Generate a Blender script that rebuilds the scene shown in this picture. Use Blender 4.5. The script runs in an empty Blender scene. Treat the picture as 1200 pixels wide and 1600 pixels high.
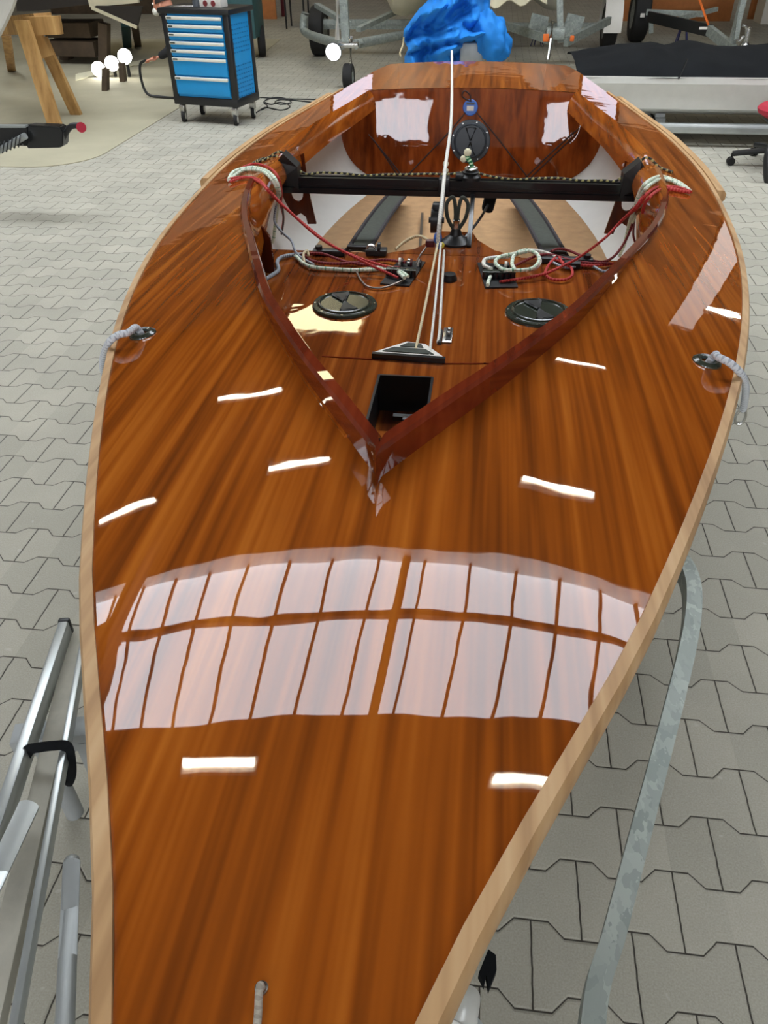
import bpy, bmesh, math, random
from mathutils import Vector, Matrix, noise
random.seed(7)
S = bpy.context.scene
COL = S.collection
# ------------------------------------------------------------------ camera
F = 1200.0
CAMPOS = Vector((0.104, 0.0, 1.62))
PITCH = math.radians(38.114); YAW = math.radians(7.453); ROLL = -0.01244
_hd = Vector((-math.sin(YAW), math.cos(YAW), 0)); _rt = Vector((math.cos(YAW), math.sin(YAW), 0)); _up = Vector((0, 0, 1))
FW = _hd*math.cos(PITCH) - _up*math.sin(PITCH); _cu = _hd*math.sin(PITCH) + _up*math.cos(PITCH)
RT = _rt*math.cos(ROLL) + _cu*math.sin(ROLL); CU = -_rt*math.sin(ROLL) + _cu*math.cos(ROLL)
cam = bpy.data.cameras.new('camera'); cam.sensor_fit = 'VERTICAL'; cam.sensor_height = 36; cam.lens = 27.0; cam.clip_start = 0.05
co = bpy.data.objects.new('camera', cam); COL.objects.link(co)
m = Matrix((RT, CU, -FW)).transposed().to_4x4(); m.translation = CAMPOS
co.matrix_world = m; S.camera = co
# ------------------------------------------------------------------ exposure, world
S.view_settings.view_transform = 'Standard'; S.view_settings.look = 'None'
S.view_settings.gamma = 1; S.view_settings.exposure = 0.0; S.view_settings.use_curve_mapping = False
W = bpy.data.worlds.new('world'); S.world = W; W.use_nodes = True
W.node_tree.nodes['Background'].inputs[0].default_value = (0.75, 0.85, 1.0, 1); W.node_tree.nodes['Background'].inputs[1].default_value = 1.0
SKY = 8.6      # radiance of the daylight behind the roof glazing
TUBE = 34.0    # radiance of the fluorescent tubes

def ray(x, y): return FW + RT*((x-600)/F) - CU*((y-800)/F)
def at(x, y, z):            # the point of the photograph at pixel x,y that lies at height z
    d = ray(x, y); return CAMPOS + d*((z-CAMPOS.z)/d.z)
def aty(x, y, Y):           # ... that lies in the plane Y
    d = ray(x, y); return CAMPOS + d*(Y/d.y)
# ------------------------------------------------------------------ materials
def srgb(r, g, b):
    f = lambda c: (c/255/12.92) if c <= 10 else ((c/255+0.055)/1.055)**2.4
    return (f(r), f(g), f(b), 1)
class NT:
    def __init__(s, name):
        s.m = bpy.data.materials.new(name); s.m.use_nodes = True; s.t = s.m.node_tree
        s.b = s.t.nodes['Principled BSDF']
    def n(s, typ, **kw):
        nd = s.t.nodes.new(typ)
        for k, v in kw.items(): setattr(nd, k, v)
        return nd
    def l(s, a, b): s.t.links.new(a, b)
    def math(s, op, a, b=None, c=None):
        nd = s.n('ShaderNodeMath', operation=op)
        for i, v in enumerate((a, b, c)):
            if v is None: continue
            if isinstance(v, (int, float)): nd.inputs[i].default_value = v
            else: s.l(v, nd.inputs[i])
        return nd.outputs[0]
    def coord(s, scale=(1, 1, 1), rot=(0, 0, 0), kind='Object'):
        tc = s.n('ShaderNodeTexCoord'); mp = s.n('ShaderNodeMapping')
        mp.inputs['Scale'].default_value = scale; mp.inputs['Rotation'].default_value = rot
        s.l(tc.outputs[kind], mp.inputs[0]); return mp.outputs[0]
    def noise(s, vec, scale=5, detail=3, rough=.5, dist=0):
        nd = s.n('ShaderNodeTexNoise'); s.l(vec, nd.inputs['Vector'])
        nd.inputs['Scale'].default_value = scale; nd.inputs['Detail'].default_value = detail
        nd.inputs['Roughness'].default_value = rough; nd.inputs['Distortion'].default_value = dist
        return nd.outputs[0]
    def ramp(s, fac, stops):
        nd = s.n('ShaderNodeValToRGB'); s.l(fac, nd.inputs[0]); e = nd.color_ramp.elements
        while len(e) < len(stops): e.new(0.5)
        for el, (p, c) in zip(e, stops): el.position = p; el.color = c
        return nd.outputs[0]
    def mix(s, fac, a, b, mode='MIX'):
        nd = s.n('ShaderNodeMix', data_type='RGBA', blend_type=mode)
        for i, v in ((0, fac), (6, a), (7, b)):
            if isinstance(v, (int, float)): nd.inputs[i].default_value = v
            elif isinstance(v, tuple): nd.inputs[i].default_value = v
            else: s.l(v, nd.inputs[i])
        return nd.outputs[2]
    def bump(s, h, strength=.3, dist=.01, coat=False):
        nd = s.n('ShaderNodeBump'); s.l(h, nd.inputs['Height']); nd.inputs['Strength'].default_value = strength; nd.inputs['Distance'].default_value = dist
        s.l(nd.outputs[0], s.b.inputs['Coat Normal' if coat else 'Normal']); return nd
    def set(s, **kw):
        for k, v in kw.items():
            k = k.replace('_', ' ')
            if isinstance(v, (int, float, tuple)): s.b.inputs[k].default_value = v
            else: s.l(v, s.b.inputs[k])
        return s.m
def plain(name, col, rough=.6, metal=0, var=.12, scale=12, **kw):
    N = NT(name); c = N.coord(); n = N.noise(c, scale, 4, .6)
    a = tuple(x*(1-var) for x in col[:3])+(1,); b = tuple(min(1, x*(1+var)) for x in col[:3])+(1,)
    return N.set(Base_Color=N.ramp(n, [(.3, a), (.7, b)]), Roughness=rough, Metallic=metal, **kw)
def emis(name, col, s):
    N = NT(name); return N.set(Base_Color=(.8, .8, .8, 1), Emission_Color=col, Emission_Strength=s)
def varnished(name, dark, mid, light, axis='Y', coat=1.0, ripple=.0012, seed=0., bands=24.):
    N = NT(name)
    sc = {'Y': (1, .022, .3), 'Z': (1, 1, .025), 'X': (.025, 1, 1)}[axis]
    v = N.coord(sc)
    mp = N.n('ShaderNodeMapping'); mp.inputs['Location'].default_value = (seed, seed*.7, seed*.3); N.l(v, mp.inputs[0]); v = mp.outputs[0]
    rib = N.noise(v, bands, 2, .5, .1)
    broad = N.noise(v, bands*.25, 1, .5)
    fine = N.noise(v, 130, 1, .5)
    blot = N.noise(N.coord((1, .4, 1) if axis == 'Y' else (1, 1, 1)), 9, 3, .6)
    h = N.math('ADD', N.math('MULTIPLY', rib, .64), N.math('MULTIPLY', broad, .16))
    h = N.math('ADD', h, N.math('MULTIPLY', fine, .09)); h = N.math('ADD', h, N.math('MULTIPLY', blot, .12))
    c = N.ramp(h, [(.36, dark), (.52, mid), (.68, light)])
    if coat:
        w = N.coord(); a = N.math('ADD', N.noise(w, 3.2, 2, .5), N.math('MULTIPLY', N.noise(w, 17, 1, .5), .09)); N.bump(a, 1.0, ripple, coat=True)
        N.set(Coat_Weight=coat, Coat_Roughness=.015, Coat_IOR=1.5)
    return N.set(Base_Color=c, Roughness=.55, Specular_IOR_Level=0.0 if coat else .4)
def rope_mat(name, c1, c2, per=.012, rough=.7, c3=None):
    N = NT(name); tc = N.n('ShaderNodeUVMap'); sp = N.n('ShaderNodeSeparateXYZ'); N.l(tc.outputs[0], sp.inputs[0])
    u, v = sp.outputs[0], sp.outputs[1]
    a = N.math('FRACT', N.math('ADD', N.math('DIVIDE', v, per), u))
    b = N.math('FRACT', N.math('SUBTRACT', N.math('DIVIDE', v, per), u))
    k = N.math('MULTIPLY', N.math('GREATER_THAN', a, .5), N.math('GREATER_THAN', b, .35))
    c = N.mix(k, c1, c2)
    if c3 is not None:
        k2 = N.math('GREATER_THAN', N.math('FRACT', N.math('DIVIDE', v, per*2.3)), .86); c = N.mix(k2, c, c3)
    N.bump(N.math('ADD', N.math('SINE', N.math('MULTIPLY', a, 6.283)), N.math('SINE', N.math('MULTIPLY', b, 6.283))), .4, .0008)
    return N.set(Base_Color=c, Roughness=rough)

M = {}
M['deck'] = varnished('varnished_sapele', srgb(110, 54, 18), srgb(154, 79, 23), srgb(186, 106, 35), 'Y', bands=56)
M['bulk'] = varnished('varnished_sapele_upright', srgb(96, 42, 18), srgb(142, 68, 28), srgb(166, 86, 38), 'Z', seed=3.)
M['dark'] = varnished('varnished_mahogany', srgb(84, 30, 16), srgb(112, 42, 22), srgb(134, 56, 30), 'Y', seed=7., bands=40)
M['floorwood'] = varnished('varnished_sapele_floor', srgb(92, 42, 20), srgb(134, 68, 26), srgb(166, 94, 38), 'Y', seed=11., bands=46)
M['knee'] = varnished('varnished_brown_ply', srgb(70, 28, 14), srgb(92, 40, 20), srgb(110, 52, 26), 'Z', seed=5., coat=.6)
M['rail'] = varnished('pale_ash', srgb(166, 126, 82), srgb(194, 154, 106), srgb(208, 172, 126), 'Y', coat=0, seed=2., bands=60)
M['sole'] = plain('pale_plywood', srgb(184, 148, 108), .4, var=.14, scale=18, Coat_Weight=.25, Coat_Roughness=.2)
M['white'] = plain('white_gelcoat', srgb(226, 226, 220), .35, var=.03, Coat_Weight=.4)
M['cream'] = plain('cream_hull', srgb(196, 188, 160), .45, var=.08, scale=3)
M['greyhull'] = plain('grey_white_hull', srgb(176, 172, 160), .5, var=.1, scale=3)
M['black'] = plain('black_plastic', srgb(26, 27, 28), .4)
M['anod'] = plain('black_anodised', srgb(18, 20, 23), .28, .0, Coat_Weight=.3)
M['cover'] = plain('black_canvas', srgb(18, 20, 22), .9, var=.3, scale=6, Specular_IOR_Level=.2)
M['web'] = plain('grey_webbing', srgb(62, 66, 58), .85, var=.2, scale=60)
M['webedge'] = plain('dark_piping', srgb(46, 42, 46), .8)
M['hatch'] = plain('hatch_plastic', srgb(50, 56, 46), .22, var=.1, Coat_Weight=.6)
M['bhatch'] = plain('slate_hatch_plastic', srgb(38, 48, 58), .35, var=.08)
M['steel'] = plain('stainless', srgb(200, 200, 196), .25, 1.0)
def galv():
    N = NT('galvanised'); v = N.n('ShaderNodeTexVoronoi'); cc = N.coord((1, .6, 1)); nn = N.n('ShaderNodeTexNoise'); N.l(cc, nn.inputs['Vector']); nn.inputs['Scale'].default_value = 60; mx = N.mix(.05, cc, nn.outputs['Color']); N.l(mx, v.inputs[0]); v.inputs['Scale'].default_value = 50
    n = N.noise(v.outputs['Color'], 2, 2); c = N.ramp(n, [(.35, srgb(132, 140, 135)), (.65, srgb(164, 170, 163))])
    return N.set(Base_Color=c, Roughness=.5, Metallic=.35)
M['galv'] = galv()
M['alu'] = plain('brushed_aluminium', srgb(182, 187, 186), .3, .55, var=.06)
M['alumat'] = plain('dull_aluminium', srgb(168, 172, 172), .5, .4, var=.06)
M['rubber'] = plain('tyre_rubber', srgb(28, 27, 26), .8, var=.2)
M['blue'] = plain('blue_enamel', srgb(20, 148, 214), .4, var=.03)
M['tarp'] = plain('blue_tarpaulin', srgb(20, 128, 214), .75, var=.1, scale=5)
M['alustrip'] = plain('drawer_strip', srgb(226, 226, 214), .4, .1, var=.02)
M['pine'] = varnished('rough_pine', srgb(152, 112, 62), srgb(186, 144, 88), srgb(206, 166, 108), 'Z', coat=0, bands=16)
M['oldwood'] = plain('old_dark_timber', srgb(74, 60, 44), .8, var=.3, scale=5)
M['darkhull'] = plain('dark_hull', srgb(34, 28, 22), .6)
M['greyboard'] = plain('pale_grey_board', srgb(178, 174, 160), .8, var=.1, scale=20)
M['red'] = plain('red_fabric', srgb(176, 44, 62), .9, var=.08)
M['greencab'] = plain('teal_cabinet', srgb(46, 84, 86), .5)
M['orange'] = plain('orange_plastic', srgb(226, 110, 40), .5)
M['orangewood'] = plain('orange_board', srgb(178, 112, 60), .7)
M['bluejack'] = plain('blue_jack', srgb(20, 26, 90), .5)
M['skin'] = plain('skin', srgb(206, 140, 112), .6, var=.05)
M['cloth'] = plain('dark_workwear', srgb(36, 36, 38), .9)
M['hair'] = plain('dark_hair', srgb(40, 28, 20), .8)
M['card'] = plain('white_carton', srgb(228, 224, 214), .7, var=.02)
M['cherry'] = plain('dark_red_print', srgb(120, 40, 40), .7)
M['glassgrey'] = plain('grey_bottle', srgb(84, 90, 96), .3)
M['badge'] = plain('blue_badge', srgb(24, 96, 190), .35, var=.02)
M['conc'] = plain('smooth_concrete', srgb(168, 162, 138), .8, var=.09, scale=1.6)
M['ceil'] = plain('ceiling_dark', srgb(74, 62, 50), .9, var=.1, scale=1)
M['reveal'] = plain('white_upstand', srgb(235, 232, 226), .8, var=.03, Emission_Color=(1, .93, .88, 1), Emission_Strength=0)
M['wall'] = plain('limewashed_wall', srgb(176, 166, 150), .9, var=.08, scale=.6)
M['reflector_band'] = plain('pale_reflector_band', srgb(240, 226, 204), .9, var=.06, scale=.8)
M['wallfar'] = plain('far_wall', srgb(150, 130, 108), .9, var=.2, scale=.8)
M['rafter'] = plain('rafter_brown', srgb(96, 60, 40), .8)
M['sky'] = emis('daylight_glazing', (.85, .92, 1.0, 1), SKY)
M['win'] = emis('daylight_window', (.90, .92, 1, 1), SKY*1.6)
M['winfar'] = emis('hazy_window', (.74, .78, 1, 1), SKY*.16)
M['winhaze'] = emis('hazy_tall_window', (.96, .9, .86, 1), SKY*.13)
M['panel'] = emis('warm_lamp_panel', (1, .86, .5, 1), 9)
M['tube'] = emis('fluorescent_tube', (1, .93, .78, 1), TUBE)
M['spot'] = emis('work_light_glass', (1, .96, .85, 1), 20)
M['spot2'] = emis('flood_lens', (1, 1, 1, 1), 3)
M['r_red'] = rope_mat('red_rope', srgb(176, 30, 30), srgb(206, 80, 70), .01)
M['r_dred'] = rope_mat('dark_red_rope', srgb(110, 20, 26), srgb(150, 40, 40), .01)
M['r_white'] = rope_mat('white_rope', srgb(232, 230, 220), srgb(206, 204, 192), .01)
M['r_wg'] = rope_mat('white_green_rope', srgb(228, 234, 216), srgb(204, 222, 198), .012, c3=srgb(120, 170, 140))
M['r_grey'] = rope_mat('grey_rope', srgb(180, 184, 190), srgb(120, 126, 136), .008)
M['r_silver'] = rope_mat('silver_rope', srgb(206, 210, 214), srgb(160, 166, 174), .009)
M['r_yb'] = rope_mat('yellow_black_rope', srgb(30, 30, 26), srgb(196, 186, 124), .022)
M['r_thin'] = plain('thin_dark_cord', srgb(50, 26, 20), .7)
M['r_cream'] = rope_mat('cream_rope', srgb(214, 198, 160), srgb(190, 172, 132), .009)
M['r_bow'] = rope_mat('weathered_rope', srgb(176, 166, 150), srgb(150, 140, 126), .005)
M['r_green'] = rope_mat('green_rope', srgb(30, 120, 70), srgb(190, 220, 180), .012)
M['r_wire'] = plain('steel_wire', srgb(150, 140, 132), .35, .8)
M['knotw'] = plain('pale_knot', srgb(228, 222, 190), .8, var=.1, scale=80)
M['knotb'] = plain('blue_white_whipping', srgb(70, 110, 190), .7, var=.5, scale=150)
M['knoty'] = plain('yellow_bead', srgb(220, 206, 60), .5)
M['maroon'] = plain('maroon_block', srgb(84, 22, 30), .4)
# paving
def paver():
    N = NT('interlocking_concrete_pavers'); w, s, A = .2, .1355, .0148
    tc = N.n('ShaderNodeTexCoord'); sp = N.n('ShaderNodeSeparateXYZ'); N.l(tc.outputs['Object'], sp.inputs[0])
    n0 = N.noise(tc.outputs['Object'], 30, 2)
    X = N.math('ADD', sp.outputs[0], N.math('MULTIPLY', N.math('SUBTRACT', n0, .5), .004)); Y = sp.outputs[1]
    u = N.math('DIVIDE', N.math('SUBTRACT', X, .397), w); v = N.math('DIVIDE', N.math('SUBTRACT', Y, .867), s)
    def trap(k):      # +1 near u+k/2 integer, -1 half way
        t = N.math('FRACT', N.math('ADD', N.math('ADD', u, N.math('MULTIPLY', k, .5)), .5))
        t = N.math('ABSOLUTE', N.math('SUBTRACT', t, .5))            # 0 at high, .5 at low
        t = N.math('MULTIPLY', N.math('SUBTRACT', .25, t), 13.)
        return N.math('MAXIMUM', N.math('MINIMUM', t, 1.), -1.)
    k0 = N.math('FLOOR', N.math('ADD', v, .5))
    sd = N.math('SUBTRACT', N.math('SUBTRACT', v, k0), N.math('MULTIPLY', trap(k0), A/s))
    row = N.math('SUBTRACT', k0, N.math('LESS_THAN', sd, 0.))
    far = N.math('ADD', row, 1.)
    uj = N.math('ADD', N.math('ADD', u, N.math('MULTIPLY', far, .5)), .5)
    du = N.math('MULTIPLY', N.math('ABSOLUTE', N.math('SUBTRACT', N.math('FRACT', uj), .5)), w)
    dist = N.math('MINIMUM', du, N.math('MULTIPLY', N.math('ABSOLUTE', sd), s))
    cell = N.n('ShaderNodeCombineXYZ'); N.l(N.math('FLOOR', uj), cell.inputs[0]); N.l(row, cell.inputs[1])
    wn = N.n('ShaderNodeTexWhiteNoise', noise_dimensions='2D'); N.l(cell.outputs[0], wn.inputs['Vector'])
    base = N.mix(wn.outputs['Value'], srgb(167, 163, 146), srgb(185, 180, 162))
    st = N.noise(tc.outputs['Object'], 2.2, 5, .65); base = N.mix(N.ramp(st, [(.3, (0, 0, 0, 1)), (.75, (.55, .55, .55, 1))]), base, srgb(144, 140, 127))
    fi = N.noise(tc.outputs['Object'], 260, 2, .6); base = N.mix(.18, base, N.ramp(fi, [(.3, (.1, .1, .09, 1)), (.7, (.6, .59, .55, 1))]))
    sk = N.noise(tc.outputs['Object'], 34, 1, .4); base = N.mix(N.ramp(sk, [(.74, (0, 0, 0, 1)), (.79, (.5, .5, .5, 1))]), base, srgb(190, 188, 178))
    g = N.n('ShaderNodeMapRange'); N.l(dist, g.inputs[0]); g.inputs[1].default_value = .0009; g.inputs[2].default_value = .0026
    col = N.mix(g.outputs[0], srgb(48, 42, 34), base)
    h = N.n('ShaderNodeMapRange'); N.l(dist, h.inputs[0]); h.inputs[1].default_value = .0; h.inputs[2].default_value = .006
    N.bump(N.math('ADD', h.outputs[0], N.math('MULTIPLY', fi, .12)), .6, .003)
    return N.set(Base_Color=col, Roughness=.75)
M['paver'] = paver()

# ------------------------------------------------------------------ mesh helpers
SPLIT = {'frame_rail', 'axle', 'hanger', 'reflector', 'ear', 'eye', 'trailer_block', 'trailer_beam', 'cradle', 'axle_beam', 'strap_piping', 'screw', 'beam_leg', 'frame_tube', 'fruit_print', 'push_handle', 'joint_strip', 'pale_edge', 'jockey_wheel', 'winch_post', 'well_trim', 'grille', 'purchase_block', 'board_slot'}
def finish(name, bm, mat, parent=None, org=None, smooth=35, kind=None, label=None):
    """link a bmesh (written in world coordinates) as one object; org = its own origin (top-level)"""
    if name in SPLIT and parent is not None:
        seen = set(); isl = []
        for f in bm.faces:
            if f in seen: continue
            st = [f]; seen.add(f); cur = []
            while st:
                g = st.pop(); cur.append(g)
                for e in g.edges:
                    for h in e.link_faces:
                        if h not in seen: seen.add(h); st.append(h)
            isl.append(cur)
        if len(isl) > 1:
            r = None
            for cur in isl:
                nb_ = bmesh.new(); mp = {}
                for f in cur:
                    for v in f.verts:
                        if v not in mp: mp[v] = nb_.verts.new(v.co)
                for f in cur: nb_.faces.new([mp[v] for v in f.verts])
                r = finish(name, nb_, mat, parent, org, smooth, kind, label)
            bm.free(); return r
    bmesh.ops.recalc_face_normals(bm, faces=bm.faces)
    base = Vector((0, 0, 0))
    if parent is not None:
        base = Vector(parent['_o'])
    elif org is not None: base = Vector(org)
    for v in bm.verts: v.co -= base
    me = bpy.data.meshes.new(name); bm.to_mesh(me); bm.free()
    for mm in (mat if isinstance(mat, (list, tuple)) else [mat]): me.materials.append(M[mm] if isinstance(mm, str) else mm)
    if smooth:
        me.polygons.foreach_set('use_smooth', [True]*len(me.polygons)); me.set_sharp_from_angle(angle=math.radians(smooth))
    o = bpy.data.objects.new(name, me); COL.objects.link(o)
    if parent is not None: o.parent = parent; o['_o'] = parent['_o']
    else: o.location = base; o['_o'] = tuple(base)
    if parent is not None and parent.type == 'MESH': pass
    if kind: o['kind'] = kind
    if label: o['label'] = label
    return o
def thing(name, label, cat, loc, group=None):
    o = bpy.data.objects.new(name, None); COL.objects.link(o); o.location = loc; o.empty_display_size = .1
    o['_o'] = tuple(loc); o['label'] = label; o['category'] = cat
    if group: o['group'] = group
    return o
def tag(o, label, cat, group=None):
    o['label'] = label; o['category'] = cat
    if group: o['group'] = group
    return o
def struct(name, bm, mat, **kw):
    return finish(name, bm, mat, kind='structure', **kw)
def box(bm, c, s, rot=None, bev=0):
    g = bmesh.ops.create_cube(bm, size=1); vs = g['verts']
    bmesh.ops.scale(bm, vec=s, verts=vs)
    if bev:
        es = list({e for v in vs for e in v.link_edges}); r = bmesh.ops.bevel(bm, geom=es, offset=bev, segments=2, affect='EDGES', profile=.5)
        vs = list({v for f in r['faces'] for v in f.verts} | {v for v in vs if v.is_valid})
    if rot is not None: bmesh.ops.transform(bm, matrix=rot, verts=vs)
    bmesh.ops.translate(bm, vec=c, verts=vs); return vs
def frame(d):
    d = d.normalized(); a = Vector((0, 0, 1)) if abs(d.z) < .9 else Vector((1, 0, 0))
    x = d.cross(a).normalized(); y = x.cross(d).normalized(); return x, y
def bar(bm, a, b, w, h=None, bev=0, roll=0):
    """square bar between a and b: w across, h in the upward direction"""
    a, b = Vector(a), Vector(b); h = h or w; d = b-a; x, y = frame(d); dz = d.normalized()
    if roll: R = Matrix.Rotation(roll, 3, dz); x = R@x; y = R@y
    mt = Matrix((x, y, dz)).transposed().to_4x4()
    return box(bm, (a+b)/2, (w, h, d.length), mt, bev)
def cyl(bm, a, b, r, r2=None, n=20, caps=True):
    a, b = Vector(a), Vector(b); r2 = r if r2 is None else r2; x, y = frame(b-a); rings = []
    for p, q in ((a, r), (b, r2)):
        rings.append([bm.verts.new(p+x*math.cos(2*math.pi*i/n)*q+y*math.sin(2*math.pi*i/n)*q) for i in range(n)])
    for i in range(n): bm.faces.new((rings[0][i], rings[0][(i+1) % n], rings[1][(i+1) % n], rings[1][i]))
    if caps: bm.faces.new(rings[0][::-1]); bm.faces.new(rings[1])
def smooth_path(pts, k=8):
    pts = [Vector(p) for p in pts]
    if len(pts) < 3: return pts
    out = []
    for i in range(len(pts)-1):
        p0 = pts[max(i-1, 0)]; p1 = pts[i]; p2 = pts[i+1]; p3 = pts[min(i+2, len(pts)-1)]
        for j in range(k):
            t = j/k
            out.append(.5*((2*p1)+(-p0+p2)*t+(2*p0-5*p1+4*p2-p3)*t*t+(-p0+3*p1-3*p2+p3)*t**3))
    out.append(pts[-1]); return out
def tube(bm, pts, r, n=10, smooth=8, r_end=None, square=None):
    ps = smooth_path(pts, smooth) if smooth else [Vector(p) for p in pts]
    uv = bm.loops.layers.uv.verify(); L = [0]
    for a, b in zip(ps[:-1], ps[1:]): L.append(L[-1]+(b-a).length)
    rings = []; x = None
    for i, p in enumerate(ps):
        d = (ps[min(i+1, len(ps)-1)]-ps[max(i-1, 0)])
        if d.length < 1e-9: d = Vector((0, 1, 0))
        d.normalize()
        if x is None: x, y = frame(d)
        else: x = (x-d*x.dot(d)).normalized(); y = d.cross(x)
        rr = r if r_end is None else r+(r_end-r)*i/(len(ps)-1)
        if square: prof = [(sx*square[0]/2, sy*square[1]/2) for sx, sy in ((-1, -1), (1, -1), (1, 1), (-1, 1))]
        else: prof = [(math.cos(2*math.pi*k/n)*rr, math.sin(2*math.pi*k/n)*rr) for k in range(n)]
        rings.append([bm.verts.new(p+x*a+y*b) for a, b in prof])
    n = len(rings[0])
    for i in range(len(rings)-1):
        for k in range(n):
            f = bm.faces.new((rings[i][k], rings[i][(k+1) % n], rings[i+1][(k+1) % n], rings[i+1][k]))
            for lp, (uu, vv) in zip(f.loops, ((k/n, L[i]), ((k+1)/n, L[i]), ((k+1)/n, L[i+1]), (k/n, L[i+1]))): lp[uv].uv = (uu, vv)
    bm.faces.new(rings[0][::-1]); bm.faces.new(rings[-1])
def lathe(bm, c, axis, prof, n=32):
    """prof: (radius, distance along axis)"""
    c = Vector(c); axis = Vector(axis).normalized(); x, y = frame(axis); rings = []
    for r, h in prof:
        if r < 1e-6: rings.append([bm.verts.new(c+axis*h)])
        else: rings.append([bm.verts.new(c+axis*h+x*math.cos(2*math.pi*i/n)*r+y*math.sin(2*math.pi*i/n)*r) for i in range(n)])
    for a, b in zip(rings[:-1], rings[1:]):
        for i in range(n):
            j = (i+1) % n
            if len(a) == 1 and len(b) == 1: break
            if len(a) == 1: bm.faces.new((a[0], b[j], b[i]))
            elif len(b) == 1: bm.faces.new((a[i], a[j], b[0]))
            else: bm.faces.new((a[i], a[j], b[j], b[i]))
def prism(bm, poly, off):
    """extrude polygon (list of points) by vector off"""
    off = Vector(off); a = [bm.verts.new(Vector(p)) for p in poly]; b = [bm.verts.new(Vector(p)+off) for p in poly]
    bm.faces.new(a); bm.faces.new(b[::-1])
    n = len(a)
    for i in range(n): bm.faces.new((a[i], b[i], b[(i+1) % n], a[(i+1) % n]))
def grid(bm, fn, us, vs):
    rows = [[bm.verts.new(fn(u, v)) for v in vs] for u in us]
    for i in range(len(us)-1):
        for j in range(len(vs)-1):
            q = [rows[i][j], rows[i][j+1], rows[i+1][j+1], rows[i+1][j]]
            bm.faces.new(q)
    return rows
def sphere(bm, c, r, n=12, sc=(1, 1, 1)):
    g = bmesh.ops.create_icosphere(bm, subdivisions=2 if n < 16 else 3, radius=r); bmesh.ops.scale(bm, vec=sc, verts=g['verts']); bmesh.ops.translate(bm, vec=c, verts=g['verts'])
def lin(a, b, n): return [a+(b-a)*i/(n-1) for i in range(n)]
NB = bmesh.new
def solidify(bm, thickness):
    bm.normal_update(); bmesh.ops.solidify(bm, geom=bm.faces[:], thickness=thickness)
def copy_tree(o, parent=None):
    c = o.copy(); COL.objects.link(c); c.parent = parent
    for ch in [x for x in bpy.data.objects if x.parent == o]: copy_tree(ch, c)
    return c

# ------------------------------------------------------------------ the hall
X0, X1, Y0, Y1, ZC = -14., 13., -9., 22., 6.5
bm = NB(); box(bm, ((X0+X1)/2, (Y0+Y1)/2, -.05), (X1-X0, Y1-Y0, .1)); struct('floor', bm, 'paver', smooth=0)
# smooth concrete apron, left side of the hall
bm = NB(); R = .5; xe, ye = -3.14, 6.22
pl = [(X0+.1, ye, 0), (xe-R, ye, 0)]+[(xe-R+R*math.sin(a), ye+R-R*math.cos(a), 0) for a in lin(.2, 1.57, 8)]+[(xe, 8.7, 0), (-3.0, 9.4, 0), (-3.3, 14, 0), (X0+.1, 14, 0)]
prism(bm, pl, (0, 0, .006)); struct('floor_apron', bm, 'conc', smooth=0)
XA, XB = -8.8, 6.3
SKL = [(4.70, 7.62), (-8.8, -6.5)]  # second strip, unseen behind the camera, is added as fill light
bm = NB(); 
for a, b in ((Y0, -8.8), (-6.5, 4.70), (7.62, Y1)): box(bm, ((X0+X1)/2, (a+b)/2, ZC+.05), (X1-X0, b-a, .1))
for a, b in SKL:
    for xa, xb in ((X0, XA), (XB, X1)): box(bm, ((xa+xb)/2, (a+b)/2, ZC+.05), (xb-xa, b-a, .1))
struct('ceiling', bm, 'ceil', smooth=0)
for i, (a, b) in enumerate(SKL):
    bm = NB()
    for yy in (a-.03, b+.03): box(bm, ((XA+XB)/2, yy, ZC+.2), (XB-XA, .06, .36))
    for xx in (XA-.03, XB+.03): box(bm, (xx, (a+b)/2, ZC+.2), (.06, b-a, .36))
    struct('trim_%d' % (i+1), bm, 'reveal', smooth=0)
    w = finish('window_%d' % (i+1), (lambda q: (box(q, ((XA+XB)/2, (a+b)/2, ZC+.30), (XB-XA, b-a, .02)), q)[1])(NB()), 'sky', smooth=0, kind='structure')
    bm = NB()
    ks = [-12+k for k in range(24)]
    for k in ks:
        x = .18+.955*k
        if XA < x < XB: box(bm, (x, (a+b)/2, ZC+.265), (.055, b-a, .05))
    box(bm, (-.21, (a+b)/2, ZC+.23), (.17, b-a, .12))
    box(bm, ((XA+XB)/2, a+(b-a)*.60, ZC+.25), (XB-XA, .10, .07))
    finish('window_bars', bm, 'rafter', w, smooth=0)
def wall(name, c, s, mat='wall', holes=None):
    bm = NB(); box(bm, c, s); return struct(name, bm, mat, smooth=0)
wall('wall_left', (X0-.1, (Y0+Y1)/2, ZC/2), (.2, Y1-Y0, ZC)); wall('wall_right', (X1+.1, (Y0+Y1)/2, ZC/2), (.2, Y1-Y0, ZC))
wall('wall_front', ((X0+X1)/2, Y1+.1, ZC/2), (X1-X0, .2, ZC), 'wallfar'); wall('wall_back', ((X0+X1)/2, Y0-.1, ZC/2), (X1-X0, .2, ZC))
def window(n, x0, x1, z0, z1, y, s, mat='win', bars=2):
    bm = NB(); box(bm, ((x0+x1)/2, y+s*.02, (z0+z1)/2), (x1-x0, .03, z1-z0)); w = struct('window_%d' % n, bm, mat, smooth=0)
    bm = NB()
    for xx in (x0-.04, x1+.04): box(bm, (xx, y+s*.03, (z0+z1)/2), (.08, .07, z1-z0+.16))
    for zz in (z0-.04, z1+.04): box(bm, ((x0+x1)/2, y+s*.03, zz), (x1-x0, .07, .08))
    for k in range(1, bars): box(bm, ((x0+x1)/2, y+s*.03, z0+(z1-z0)*k/bars), (x1-x0, .07, .09))
    finish('window_frame', bm, 'rafter', w, smooth=0)
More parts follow.
